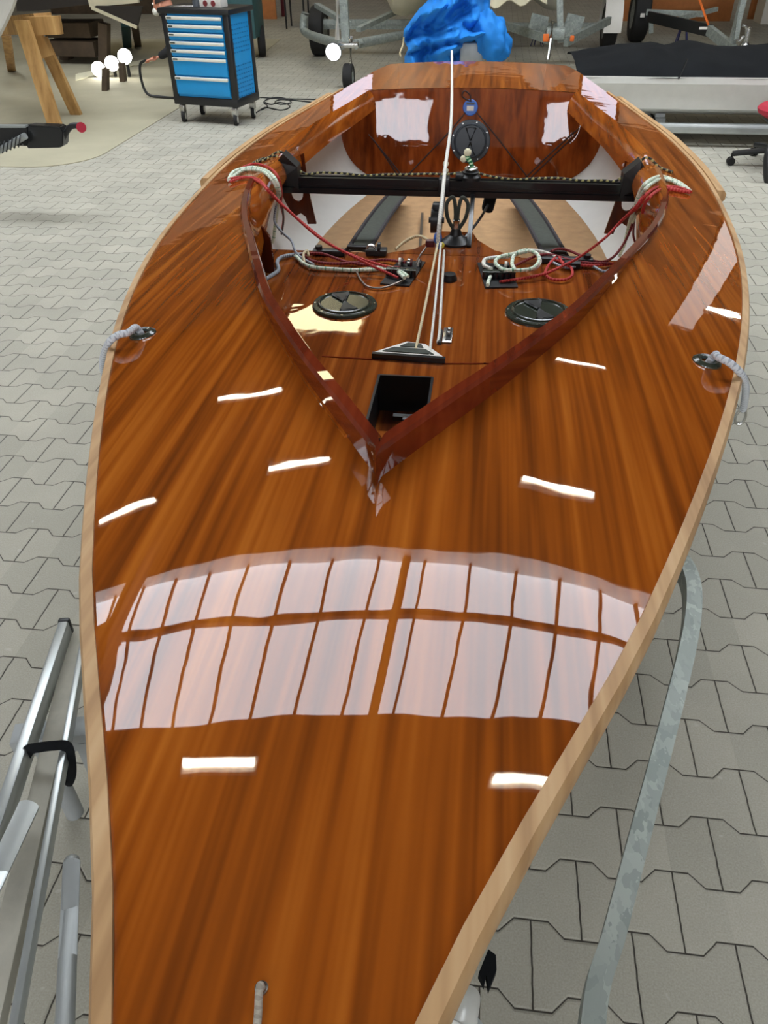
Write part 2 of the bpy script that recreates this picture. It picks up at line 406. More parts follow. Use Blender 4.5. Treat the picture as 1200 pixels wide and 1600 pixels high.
window(3, -2.75, -1.2, 1.9, 3.75, Y0, 1); window(4, 1.3, 2.9, 1.9, 3.75, Y0, 1); window(5, -7.2, -5.6, 1.9, 3.75, Y0, 1); window(6, 5.6, 7.2, 1.9, 3.75, Y0, 1)
window(7, -4.3, -3.05, 1.7, 3.3, Y1-.06, -1, 'winfar', 3); window(8, 2.6, 3.6, 1.7, 3.3, Y1-.06, -1, 'winfar', 3); window(9, 7.4, 8.3, 1.6, 6.2, Y1-.06, -1, 'winhaze', 1)
# side windows (left and right walls)
for n, (x, s) in enumerate(((X0, 1), (X1, -1))):
    bm = NB(); box(bm, (x+s*.02, -2, 4.4), (.03, 9, 1.4)); w = struct('window_%d' % (10+n), bm, 'winfar', smooth=0)
    bm = NB()
    for k in range(10): box(bm, (x+s*.04, k-6.5, 4.4), (.06, .08, 1.5))
    finish('window_bars', bm, 'rafter', w, smooth=0)
# fluorescent lamps under the ceiling
lamps = [(-2.8, 3.82, 1.5), (2.72, 3.62, 1.25), (-7.35, 9.12, 1.7), (-2.9, 9.2, 1.35), (2.58, 8.8, 1.5), (-5.25, 13.0, 1.8), (3.4, 14.9, 1.4), (8.0, 19.0, 1.6)]
lab = ['fluorescent ceiling lamp above the bow, left row', 'fluorescent ceiling lamp above the bow, right row', 'fluorescent ceiling lamp far left behind the roof glazing', 'fluorescent ceiling lamp left of centre behind the roof glazing',
       'fluorescent ceiling lamp right of centre behind the roof glazing', 'fluorescent ceiling lamp far left over the sawhorse', 'fluorescent ceiling lamp over the boats on trailers', 'fluorescent ceiling lamp by the tall window in the far right corner']
for (x, y, l), tx in zip(lamps, lab):
    z = 6.0 if y < 18 else 4.6
    t = thing('ceiling_lamp', tx, 'lamp', (x, y, z), 'fluorescent lamps under the ceiling')
    bm = NB(); box(bm, (x, y, z+.06), (l+.1, .16, .06)); finish('lamp_housing', bm, 'card', t)
    bm = NB(); box(bm, (x, y, z), (l, .06, .05)); finish('lamp_tube', bm, 'tube', t)
    bm = NB()
    for dx in (-l/2+.1, l/2-.1): cyl(bm, (x+dx, y, z+.08), (x+dx, y, ZC), .01, n=6)
    finish('hanger', bm, 'black', t)
t = thing('panel_lamp', 'square warm panel lamp under the ceiling, mirrored beside the left round hatch', 'lamp', (-2.8, 13.75, 6.0))
bm = NB(); box(bm, (-2.8, 13.75, 6.05), (1.5, 1.1, .08)); finish('lamp_housing', bm, 'card', t)
bm = NB(); box(bm, (-2.8, 13.75, 6.0), (1.4, 1.0, .04)); finish('lamp_panel', bm, 'panel', t)
for dx in (-.6, .6):
    bm = NB(); cyl(bm, (-2.8+dx, 13.75, 6.06), (-2.8+dx, 13.75, ZC-.01), .012, n=6); finish('rod', bm, 'black', t)
# beams of the roof structure and an overhead hoist left of the glazing
bm = NB(); bar(bm, (-6.6, 3.4, 6.1), (-6.0, 8.2, 6.1), .22, .3); bar(bm, (-9.6, 5.4, 6.15), (-6.2, 6.0, 6.15), .3, .3); bar(bm, (-9.2, 3.6, 6.2), (-6.4, 5.8, 5.9), .1, .1)
struct('trim_3', bm, 'rafter', smooth=0)
bm = NB(); box(bm, ((X0+X1)/2, Y1-.03, 1.35), (X1-X0-.1, .05, 2.7)); struct('trim_4', bm, 'reflector_band', smooth=0)  # pale band added to brighten the aft deck's reflection; wall above toned darker

# ------------------------------------------------------------------ the dinghy
def interp(xk, yk, x):
    n = len(xk)
    def g(i):
        if i == 0: return (yk[1]-yk[0])/(xk[1]-xk[0])
        if i == n-1: return (yk[-1]-yk[-2])/(xk[-1]-xk[-2])
        hs, hd = xk[i]-xk[i-1], xk[i+1]-xk[i]
        return (hs*hs*yk[i+1]+(hd*hd-hs*hs)*yk[i]-hd*hd*yk[i-1])/(hs*hd*(hd+hs))
    i = 0
    while i < n-2 and x > xk[i+1]: i += 1
    h = xk[i+1]-xk[i]; t = (x-xk[i])/h
    return (2*t**3-3*t**2+1)*yk[i]+(t**3-2*t**2+t)*h*g(i)+(-2*t**3+3*t**2)*yk[i+1]+(t**3-t**2)*h*g(i+1)
BK = [-.2, .1, .6, 1.2, 1.8, 2.4, 3.0, 3.6, 4.2, 4.8, 5.2, 5.5, 5.7]; DK = [.0, .068, .303, .532, .695, .8, .855, .845, .785, .71, .655, .61, .565]
HK = [-.2, 0, 1.3, 2.6, 4, 5.7]; HH = [1.112, 1.0975, 1.0035, .894, .848, .827]
def hw(Y): return max(interp(BK, DK, Y), .002)
def sheer(Y): return interp(HK, HH, Y)
def camber(Y):
    k = [(-9, .1), (.9, .1), (1.6, .08), (4.0, .045), (5.8, .034)]
    for (a, u), (b, v) in zip(k[:-1], k[1:]):
        if Y <= b: return u+(v-u)*(Y-a)/(b-a)
    return .034
def zd(X, Y):
    b = hw(Y); return sheer(Y)+camber(Y)*b*(1-min(1, (X/b)**2))
IK = [.735, .748, .855, 1.0, 1.14, 1.283, 1.521, 1.779, 2.1, 2.313, 2.61, 2.9, 3.2, 3.75, 4.3, 4.64]
IX = [0, 0, .060, .139, .207, .272, .358, .446, .552, .610, .670, .698, .704, .672, .598, .552]
YT, YB = .748, 4.64
def inner(Y):
    if Y <= YT: return 0.
    i = 0
    while i < len(IK)-2 and Y > IK[i+1]: i += 1
    if Y < .86: t = (Y-IK[i])/(IK[i+1]-IK[i]); return IX[i]+t*(IX[i+1]-IX[i])
    return interp(IK[2:], IX[2:], Y)
boat = thing('sailing_dinghy', 'long varnished mahogany racing dinghy with open cockpit, filling the middle of the photo', 'boat', (0, 2.75, .28))
# deck
bm = NB()
ysF = lin(-.19, .748, 34); NX = 24
grid(bm, lambda Y, t: Vector((hw(Y)*t, Y, zd(hw(Y)*t, Y))), ysF, lin(-1, 1, 2*NX+1))
ysM = lin(.748, 4.64, 120)
for s in (-1, 1):
    def fn(Y, t, s=s):
        a = inner(Y); X = a+(hw(Y)-a)*t; return Vector((s*X, Y, zd(X, Y)))
    grid(bm, fn, ysM, lin(0, 1, NX+1))
grid(bm, lambda Y, t: Vector((hw(Y)*t, Y, zd(hw(Y)*t, Y))), lin(4.64, 5.70, 30), lin(-1, 1, 2*NX+1))
bmesh.ops.remove_doubles(bm, verts=bm.verts, dist=.0008)
finish('deck', bm, 'deck', boat, smooth=60)
# hull sections
def zk(Y): return interp([-.2, .4, 1.2, 2.4, 3.6, 4.6, 5.7], [.85, .48, .36, .30, .30, .35, .42], Y)
def sec(Y, t, off=0):
    n = 3.4 if Y > 2 else 1.35+2.05*max(0, (Y+.2)/2.2)
    b = max(hw(Y)-off, .001); D = sheer(Y)-off-zk(Y)-off
    a = t*math.pi/2
    return b*math.cos(a)**(2/n) if t < 1 else 0, sheer(Y)-.004-off*.3-D*math.sin(a)**(2/n)
bm = NB(); ys = lin(-.19, 5.70, 70); ts = lin(0, 1, 18)
for s in (-1, 1): grid(bm, lambda Y, t: Vector((s*sec(Y, t, .006)[0], Y, sec(Y, t, .006)[1])), ys, ts)
bmesh.ops.remove_doubles(bm, verts=bm.verts, dist=.0008); finish('hull_shell', bm, 'white', boat, smooth=60)
bm = NB(); tr = [Vector((sec(5.70, t)[0], 5.70, sec(5.70, t)[1])) for t in ts]; tr = [Vector((-p.x, p.y, p.z)) for p in tr]+tr[::-1][1:]
top = [Vector((hw(5.7)*t, 5.70, zd(hw(5.7)*t, 5.70))) for t in lin(1, -1, 17)][1:-1]
bm.faces.new([bm.verts.new(p) for p in tr+top]); finish('transom', bm, 'bulk', boat, smooth=0)
bm = NB()
for s in (-1, 1): grid(bm, lambda Y, t: Vector((s*sec(Y, t, .014)[0], Y, sec(Y, t, .014)[1])), lin(.9, 4.66, 50), ts)
bmesh.ops.remove_doubles(bm, verts=bm.verts, dist=.0008); finish('hull_lining', bm, 'white', boat, smooth=60)
# rub rails and the broad grip rails aft
def rail(bm, s, y0, y1, w, h, off=0., dz=0., n=60):
    prof = [(0, .004), (w*.75, .004), (w, -h*.2), (w, -h*.8), (w*.8, -h), (0, -h)]
    rows = []
    for Y in lin(y0, y1, n):
        e = .01; d = Vector(((hw(Y+e)-hw(Y-e)), 2*e, 0)).normalized(); nx = Vector((d.y, -d.x, 0))
        p = Vector((hw(Y), Y, sheer(Y)+dz))+nx*off
        q = [p+nx*a+Vector((0, 0, b)) for a, b in prof]
        rows.append([bm.verts.new(Vector((s*v.x, v.y, v.z))) for v in q])
    for a, b in zip(rows[:-1], rows[1:]):
        for k in range(len(prof)): bm.faces.new((a[k], a[(k+1) % 6], b[(k+1) % 6], b[k]))
    bm.faces.new(rows[0]); bm.faces.new(rows[-1][::-1])
for s in (-1, 1):
    bm = NB(); rail(bm, s, -.18, 4.75, .016, .032); finish('rub_rail', bm, 'rail', boat)
    bm = NB(); rail(bm, s, 2.72, 4.6, .03, .03, .0165, .0005); finish('grip_rail', bm, 'rail', boat)
# coaming (two mitred sides)
HKc = [.75, 1.0, 1.28, 1.8, 2.17, 2.6]; HCc = [.044, .042, .036, .020, .014, .011]
for s in (-1, 1):
    bm = NB(); rows = []
    for Y in lin(.728, 2.62, 84):
        e = .02; a = inner(Y) if Y > .748 else (Y-.748)*.56
        d = Vector((inner(max(Y, .79)+e)-inner(max(Y, .79)-.02), e+.02, 0)).normalized()
        nx = Vector((d.y, -d.x, 0))            # outward
        hc = interp(HKc, HCc, max(Y, .76)); th = .017; X = a
        p = Vector((X, Y, zd(abs(X), Y)))
        pr = [(.001, -.012), (.002, .0), (.006, hc-.005), (.002, hc), (-th+.005, hc), (-th+.001, hc-.006), (-th, -.03)]
        q = [p+nx*u+Vector((0, 0, v)) for u, v in pr]
        rows.append([bm.verts.new(Vector((s*max(v.x, 0.0), v.y, v.z))) for v in q])
    for a, b in zip(rows[:-1], rows[1:]):
        for k in range(7): bm.faces.new((a[k], a[(k+1) % 7], b[(k+1) % 7], b[k]))
    bm.faces.new(rows[0]); bm.faces.new(rows[-1][::-1])
    bmesh.ops.dissolve_degenerate(bm, dist=.0003, edges=bm.edges)
    finish('coaming', bm, 'dark', boat)
# inner fascia / rolled carlin along the cockpit edge
for s in (-1, 1):
    bm = NB()
    def fa(Y, t):
        dep = interp([.8, 1.6, 2.0, 2.2, 2.5, 2.9, 3.3, 3.9, 4.64], [.05, .07, .16, .17, .075, .05, .085, .09, .085], Y)
        bul = interp([.9, 1.9, 2.2, 2.5, 2.9, 3.3, 3.9, 4.64], [.0, .0, .02, .06, .07, .05, .04, .03], Y)
        a = inner(Y)-.002; X = a-bul*math.sin(t*math.pi*.5)-.005*t; z = zd(a, Y)+.004*(1-t)-dep*t+(bul*.4)*math.sin(t*math.pi)
        return Vector((s*X, Y, z))
    grid(bm, fa, lin(.84, 4.62, 90), lin(0, 1, 9))
    solidify(bm, thickness=.008)
    finish('cockpit_carlin', bm, 'dark' if 0 else 'deck', boat, smooth=50)
# aft bulkhead leaning aft at its top
TB = math.tan(math.radians(11))
def yb(z): return 4.64-(.87-z)*TB
bm = NB(); pts = []
for t in lin(.02, .98, 24):
    x, z = sec(4.55, t, .016); pts.append((x, z))
pts = [(p[0], p[1]) for p in pts]
out = [Vector((x, yb(z), z)) for x, z in pts if z > .33]
out = out+[Vector((-p.x, p.y, p.z)) for p in out[::-1]]
topz = [Vector((x, yb(zd(abs(x), 4.64)-.002), zd(abs(x), 4.64)-.002)) for x in lin(-hw(4.6)+.03, hw(4.6)-.03, 21)]
prism(bm, out+topz, (0, .012, 0)); finish('aft_bulkhead', bm, 'bulk', boat, smooth=0)
# tank top with mast well, centreboard tongue
ZT = .70
WX0, WX1, WY0, WY1 = -.128, .006, 1.455, 1.712
def tx(Y): return sec(Y, .0, .016)[0]*.0+min(hw(Y)-.03, .05+max(0, hw(Y)-.05))
xs = sorted(set([-1, -.9, -.7, -.5, -.35, -.25, .15, .25, .4, .6, .8, 1])); bm = NB()
ysT = sorted(set(lin(.95, 2.58, 30)+[WY0, WY1]))
def wrow(Y):
    w = 0
    for t in lin(0, 1, 60):
        x, z = sec(Y, t, .016)
        if z < ZT: break
        w = x
    return w
vals = {}
for Y in ysT:
    w = wrow(Y); cols = [-w, -w*.8, -w*.6, -.30, -.2, WX0, -.06, WX1, .1, .2, .30, w*.6, w*.8, w]; cols = sorted(cols); cols = [c for c in cols if abs(c) <= w+1e-6]
    vals[Y] = w
xsC = [-1, -.8, -.6, -.45, -.3, WX0, -.06, WX1, .3, .45, .6, .8, 1]
def tpx(Y, c):
    w = vals[Y]
    if c in (WX0, -.06, WX1): return c
    return c*w
rows = [[bm.verts.new((tpx(Y, c), Y, ZT)) for c in xsC] for Y in ysT]
for i in range(len(ysT)-1):
    for j in range(len(xsC)-1):
        if ysT[i] >= WY0-1e-6 and ysT[i+1] <= WY1+1e-6 and xsC[j] in (WX0, -.06): continue
        bm.faces.new((rows[i][j], rows[i][j+1], rows[i+1][j+1], rows[i+1][j]))
tong = [(-.21, 2.58), (-.12, 2.63), (-.06, 2.74), (-.04, 2.82), (.07, 2.82), (.09, 2.74), (.15, 2.64), (.24, 2.58)]
bm.faces.new([bm.verts.new((x, y, ZT+.001)) for x, y in tong])
rim = [(-vals[ysT[-1]], 2.58)]+tong+[(vals[ysT[-1]], 2.58)]
for a, b in zip(rim[:-1], rim[1:]):
    bm.faces.new([bm.verts.new(p) for p in ((a[0], a[1], ZT), (b[0], b[1], ZT), (b[0], b[1], .41), (a[0], a[1], .41))])
tt = finish('tank_top', bm, 'floorwood', boat, smooth=30)
# plank joint across the tank top
bm = NB(); w = .30
for (a, b) in (((-.29, 1.80), (-.12, 1.795)), ((.025, 1.79), (.24, 1.815))): bar(bm, (a[0], a[1], ZT+.001), (b[0], b[1], ZT+.001), .004, .002)
finish('joint_strip', bm, 'dark', boat)
# mast well
bm = NB(); zb = .60
for a, b in (((WX0, WY1), (WX1, WY1)),):
    prism(bm, [(a[0], a[1], ZT-.001), (b[0], b[1], ZT-.001), (b[0], b[1], zb), (a[0], a[1], zb)], (0, .01, 0))
for x in (WX0, WX1): prism(bm, [(x, WY0, ZT-.001), (x, WY1, ZT-.001), (x, WY1, zb), (x, WY0, zb)], (-.006 if x < -.1 else .006, 0, 0))
mw = finish('mast_well', bm, 'black', boat, smooth=0)
bm = NB(); prism(bm, [(WX0, WY0-.05, zb), (WX1, WY0-.05, zb), (WX1, WY1, zb), (WX0, WY1, zb)], (0, 0, -.01)); finish('well_floor', bm, 'floorwood', mw, smooth=0)
bm = NB(); e = .006
for a, b in (((WX0, WY0), (WX0, WY1)), ((WX0, WY1), (WX1, WY1)), ((WX1, WY0), (WX1, WY1))): bar(bm, (*a, ZT+.001), (*b, ZT+.001), e, .004)
finish('well_trim', bm, 'anod', mw)
bm = NB(); box(bm, (-.05, 1.60, zb+.05), (.06, .014, .012)); box(bm, (-.045, 1.585, zb+.03), (.022, .02, .06), bev=.003)
cyl(bm, (-.052, 1.56, zb+.012), (-.038, 1.56, zb+.012), .016, n=16); box(bm, (-.045, 1.555, zb+.006), (.03, .05, .012), bev=.002); finish('mast_step', bm, 'black', mw)
# cockpit sole
def ws(Y): return interp([2.5, 3.0, 3.4, 3.9, 4.3, 4.6], [.75, .735, .69, .61, .555, .50], Y)
bm = NB(); grid(bm, lambda Y, t: Vector((ws(Y)*t, Y, .40)), lin(2.55, 4.56, 30), lin(-1, 1, 9)); solidify(bm, thickness=.01)
finish('cockpit_sole', bm, 'sole', boat)
bm = NB()
bar(bm, (-.13, 2.8, .415), (-.20, 3.95, .415), .012, .014); cyl(bm, (-.128, 2.8, .405), (-.128, 2.8, .43), .012)
sp_ = finish('sole_batten', bm, 'oldwood', boat)
# triangular foot chock with white edges
p = [(-.155, 1.812), (.028, 1.802), (-.025, 1.872), (-.075, 1.882)]
bm = NB(); prism(bm, [(x, y, ZT+.002) for x, y in p], (0, 0, .012)); tc_ = finish('furler_fairlead', bm, 'card', boat)
bm = NB(); prism(bm, [(-.133, 1.818, ZT+.0145), (.002, 1.812, ZT+.0145), (-.022, 1.838, ZT+.0145), (-.105, 1.843, ZT+.0145)], (0, 0, .002)); prism(bm, [(-.09, 1.85, ZT+.0145), (-.028, 1.847, ZT+.0145), (-.036, 1.868, ZT+.0145), (-.07, 1.873, ZT+.0145)], (0, 0, .002)); finish('grille', bm, 'web', tc_)
bm = NB(); bar(bm, (-.158, 1.806, ZT+.008), (.032, 1.797, ZT+.008), .012, .014); finish('lower_edge', bm, 'anod', tc_)
# stainless exit plate
bm = NB(); box(bm, (.030, 1.955, ZT+.003), (.026, .092, .005), bev=.002); pl_ = finish('exit_plate', bm, 'steel', boat, label='stainless steel plate')
bm = NB(); box(bm, (.032, 1.955, ZT+.0062), (.014, .07, .001)); finish('slot', bm, 'black', pl_)
bm = NB(); box(bm, (.010, 1.94, ZT+.004), (.010, .08, .008)); finish('board_slot', bm, 'black', boat)
bm = NB(); cyl(bm, (.03, 1.955, ZT+.012), (.036, 1.955, ZT+.012), .014); finish('sheave', bm, 'steel', pl_)
# round inspection hatches
def hatch(c, ax, r, mat, rot):
    c = Vector(c); ax = Vector(ax).normalized(); bm = NB()
    lathe(bm, c, ax, [(r, 0), (r, .004), (r*.97, .008), (r*.84, .009), (r*.80, .014), (r*.76, .015), (r*.73, .010), (0, .0095)], 40)
    h = finish('inspection_hatch', bm, mat, boat, smooth=25)
    x, y = frame(ax); x, y = x*math.cos(rot)+y*math.sin(rot), -x*math.sin(rot)+y*math.cos(rot)
    for s in (-1, 1):
        bm = NB(); o = c+ax*.0135
        tri = [o+y*s*r*.05, o+y*s*r*.62+x*r*.24, o+y*s*r*.62-x*r*.24]
        for a, b in ((0, 1), (1, 2), (2, 0)): tube(bm, [tri[a], tri[b]], r*.045, 8, 0)
        finish('finger_grip', bm, 'black', h)
        bm = NB(); prism(bm, [t+ax*.0006 for t in tri], ax*.002); finish('grip_recess', bm, 'black' if mat == 'hatch' else mat, h)
    bm = NB()
    for k in range(8):
        a = 2*math.pi*k/8+.3; q = c+(x*math.cos(a)+y*math.sin(a))*r*.91; cyl(bm, q+ax*.007, q+ax*.010, r*.035, n=8)
    finish('screw', bm, 'steel', h)
hatch((-.284, 2.13, ZT), (0, 0, 1), .096, 'hatch', 1.2); hatch((.281, 2.13, ZT), (0, 0, 1), .096, 'hatch', 1.3)
nb = Vector((0, -math.cos(math.radians(11)), math.sin(math.radians(11))))
def onb(x, y):
    p = aty(x, y, 4.58)
    for _ in range(6): p = aty(x, y, yb(p.z))
    return p
hatch(onb(735, 221), nb, .108, 'bhatch', 0.)
c = onb(735, 168); bm = NB(); lathe(bm, c, nb, [(.040, 0), (.040, .004), (.036, .008), (.0, .009)], 28); bd = finish('round_badge', bm, 'badge', boat, label='blue round badge with small white print')
bm = NB(); box(bm, c+nb*.0095+Vector((0, 0, -.004)), (.038, .002, .024), Matrix.Rotation(math.radians(-11), 4, 'X')); finish('badge_print', bm, 'card', bd)
bm = NB(); box(bm, c+nb*.0090+Vector((0, 0, .018)), (.044, .002, .008), Matrix.Rotation(math.radians(-11), 4, 'X')); finish('badge_band', bm, 'anod', bd)
# knee plates under the side decks
def knee(s, Y, outline, holes):
    bm = NB()
    vs = [bm.verts.new((s*x, Y, z)) for x, z in outline]; es = [bm.edges.new((vs[i], vs[(i+1) % len(vs)])) for i in range(len(vs))]
    for hx, hz, rx, rz in holes:
        q = [bm.verts.new((s*(hx+rx*math.cos(a)), Y, hz+rz*math.sin(a))) for a in [2*math.pi*k/16 for k in range(16)]]
        es += [bm.edges.new((q[i], q[(i+1) % 16])) for i in range(16)]
    bmesh.ops.triangle_fill(bm, use_beauty=True, use_dissolve=False, edges=es)
    solidify(bm, thickness=.012); finish('knee_frame', bm, 'knee', boat, smooth=20)
kp = [aty(x, y, 3.28) for x, y in ((474, 240), (482, 300), (494, 350), (481, 350), (478, 339), (470, 333), (462, 338), (453, 328), (445, 314), (438, 298), (434, 262), (452, 248))]
kh = aty(464, 302, 3.28)
for s in (-1, 1):
    knee(s, 3.28, [(-p.x, p.z) for p in kp], [(-kh.x, kh.z, .026, .034)])
    knee(s, 2.36, [(.552, .82), (.546, .705), (.64, .705), (.74, .705), (.775, .86), (.68, .905), (.61, .90)], [])
# thwart beam with track grooves
BY, BZ = 2.95, .818
bm = NB(); h2, d2 = .028, .024
pr = [(-d2, -h2), (d2, -h2), (d2, h2), (.008, h2), (.008, h2-.006), (-.008, h2-.006), (-.008, h2), (-d2, h2), (-d2, .004), (-d2+.006, .002), (-d2+.006, -.006), (-d2, -.008)]
prism(bm, [(-.645, BY+a, BZ+b) for a, b in pr], (1.29, 0, 0)); bmb = finish('thwart_beam', bm, 'anod', boat, smooth=0)
for s in (-1, 1):
    bm = NB(); c = Vector((s*.612, BY-.0, BZ+.045)); prism(bm, [c+Vector((s*-.03, -.03, -.06)), c+Vector((s*.03, -.035, -.02)), c+Vector((s*.045, -.02, .035)), c+Vector((s*.02, -.03, .065)), c+Vector((s*-.03, -.03, .02))], (0, .06, 0)); finish('end_bracket', bm, 'black', bmb)
# beam struts and mainsheet swivel
for x in (-.045, .062):
    bm = NB(); bar(bm, (x, BY-.03, BZ-.02), (x, 2.66, ZT), .016, .02, .002); finish('beam_strut', bm, 'anod', bmb)
bm = NB(); c = Vector((.014, 2.70, ZT)); lathe(bm, c, (0, 0, 1), [(.052, 0), (.052, .008), (.04, .016), (.022, .03), (.016, .05), (0, .052)], 28); sw = finish('swivel_base', bm, 'black', boat)
for s in (-1, 1):
    bm = NB(); q = [c+Vector((s*.006, 0, .045)), c+Vector((s*.030, 0, .085)), c+Vector((s*.036, .01, .13)), c+Vector((s*.014, .012, .15)), c+Vector((s*.004, .0, .10)), c+Vector((s*.006, 0, .045))]
    tube(bm, q, .0065, 8, 6); finish('swivel_arm', bm, 'web', sw)
bm = NB(); lathe(bm, c+Vector((0, 0, .04)), (0, 0, 1), [(.012, 0), (.010, .03), (.014, .04), (0, .045)], 14); finish('swivel_pin', bm, 'steel', sw)
bm = NB(); tube(bm, [c+Vector((.03, .02, .012)), c+Vector((.075, .16, .03)), c+Vector((.105, .30, .045))], .005, 8, 4); arm_ = finish('cleat_arm', bm, 'anod', sw)
bm = NB(); box(bm, c+Vector((.112, .33, .06)), (.045, .05, .10), Matrix.Rotation(.2, 4, 'Y'), .014); finish('cam_cleat', bm, 'cover', arm_)
bm = NB(); c2 = Vector((-.052, 2.66, .79)); cyl(bm, c2+Vector((-.018, 0, 0)), c2+Vector((.018, 0, 0)), .042, n=24); cyl(bm, c2+Vector((-.026, 0, .0)), c2+Vector((.026, 0, 0)), .01, n=12); box(bm, c2+Vector((0, 0, .035)), (.03, .035, .045), bev=.006); finish('sheet_block', bm, 'black', bmb)
bm = NB(); c3 = Vector((.050, BY, BZ+.028)); lathe(bm, c3, (0, 0, 1), [(.036, 0), (.036, .012), (.026, .02), (.03, .028), (.018, .034), (0, .034)], 20); box(bm, c3+Vector((-.04, 0, .012)), (.03, .035, .02), bev=.004); cr = finish('traveller_car', bm, 'black', bmb)
bm = NB()
tube(bm, [c3+Vector((.02*math.cos(a), .02*math.sin(a), .038)) for a in lin(0, 6.28, 12)], .005, 8, 3); finish('shackle_ring', bm, 'steel', cr)
bm = NB(); box(bm, (-.045, BY-.005, BZ+.01), (.04, .06, .055), bev=.006); finish('track_end_stop', bm, 'black', bmb)
bm = NB(); lathe(bm, (.012, 2.36, ZT), (0, 0, 1), [(.024, 0), (.024, .008), (.019, .016), (.019, .02), (0, .021)], 22); finish('round_bush', bm, 'black', boat)
# hiking straps
def strap(x0, y0, z0, x1, y1, z1, w0, w1):
    st = None; bm = NB()
    def fn(t, v): x = x0+(x1-x0)*t; y = y0+(y1-y0)*t; z = z0+(z1-z0)*t+.012*math.sin(math.pi*t)-.008*v*v; w = w0+(w1-w0)*t; return Vector((x+w/2*v, y, z))
    grid(bm, fn, lin(0, 1, 14), lin(-1, 1, 7)); solidify(bm, thickness=.006); st = finish('hiking_strap', bm, 'web', boat)
    bm = NB()
    for v in (-1, 1): tube(bm, [fn(t, v*.94)+Vector((0, 0, .002)) for t in lin(0, 1, 8)], .009, 6, 2)
    finish('strap_piping', bm, 'webedge', st)
    bm = NB(); box(bm, fn(.0, .0)+Vector((0, 0, .008)), (w0*.9, .02, .012), bev=.002); finish('strap_end', bm, 'black', st)
strap(-.335, 2.72, .66, -.352, 4.15, .45, .085, .10); strap(.365, 2.74, .66, .288, 4.15, .45, .085, .10)
# cam cleat clusters let into the tank top
def cleats(s, q):
    bm = NB(); prism(bm, [(x, y, ZT+.001) for x, y in q], (0, 0, .004)); base = finish('cleat_plate', bm, 'black', boat)
    a, b, c, d = [Vector((x, y, ZT+.005)) for x, y in q]
    for k in range(3):
        t = (k+.5)/3; p = a.lerp(b, t).lerp(d.lerp(c, t), .35)
        for e in (-1, 1):
            bm = NB(); cyl(bm, p+Vector((e*.009, 0, 0)), p+Vector((e*.009, 0, .018)), .010, .008, n=12); finish('cleat_jaw', bm, 'anod', base)
        bm = NB(); box(bm, p+Vector((0, .004, .02)), (.036, .02, .005), bev=.002); finish('cleat_cap', bm, 'hatch', base)
        p2 = a.lerp(b, t).lerp(d.lerp(c, t), .82)
        bm = NB(); cyl(bm, p2+Vector((-.004, 0, .008)), p2+Vector((.004, 0, .008)), .013, n=16); finish('cleat_sheave', bm, 'card' if k != 1 else 'steel', base)
        bm = NB(); box(bm, p2+Vector((.008, 0, .006)), (.005, .03, .018), bev=.001); finish('sheave_cheek', bm, 'maroon' if k == 1 else 'black', base)
cleats(-1, [(-.20, 2.30), (-.108, 2.29), (-.075, 2.50), (-.165, 2.505)])
cleats(1, [(.125, 2.30), (.225, 2.315), (.20, 2.50), (.095, 2.51)])
# strap take-up fittings at the aft edge of the tank top
for s, x0, x1 in ((-1, -.46, -.35), (1, .30, .47)):
    bm = NB(); box(bm, ((x0+x1)/2, 2.545, ZT+.01), (x1-x0, .03, .018), bev=.003); cyl(bm, (x1-.02 if s > 0 else x0+.02, 2.545, ZT+.018), (x1-.02 if s > 0 else x0+.02, 2.545, ZT+.03), .012); finish('strap_adjuster', bm, 'black', boat)
bm = NB(); box(bm, (-.245, 2.56, ZT+.012), (.07, .04, .02), bev=.003); cyl(bm, (-.24, 2.55, ZT+.03), (-.23, 2.55, ZT+.03), .016); cl_ = finish('clam_cleat', bm, 'black', boat)
bm = NB(); tube(bm, [Vector((-.262+.014*math.cos(a), 2.55, ZT+.022+.014*math.sin(a))) for a in lin(0, 3.14, 7)], .004, 8, 2); finish('wire_loop', bm, 'steel', cl_)
bm = NB(); box(bm, (.40, 2.50, ZT+.012), (.05, .03, .02), bev=.003); finish('blue_tag_block', bm, 'black', boat)
# under-deck blocks at the left side
bm = NB()
for k in range(2): cyl(bm, (-.575, 2.60+.05*k, .62-.05*k), (-.545, 2.60+.05*k, .62-.05*k), .022, n=18)
box(bm, (-.56, 2.62, .60), (.012, .08, .10), Matrix.Rotation(.4, 4, 'X'), .002); finish('purchase_block', bm, 'anod', boat)
# deck eyelets
EY = [(-.494, 1.232), (.492, 1.224)]
for (x, y) in EY:
    z = zd(abs(x), y); bm = NB(); lathe(bm, (x, y, z), (math.copysign(.12, x), 0, 1), [(.010, .002), (.012, .006), (.018, .007), (.024, .003), (.025, -.001)], 24); finish('deck_eyelet', bm, 'hatch', boat)
bm = NB(); zbw = zd(0, .181); lathe(bm, (0, .181, zbw), (0, 0, 1), [(.003, .001), (.0042, .0012), (.0048, -.001)], 16); finish('bow_eyelet', bm, 'steel', boat)

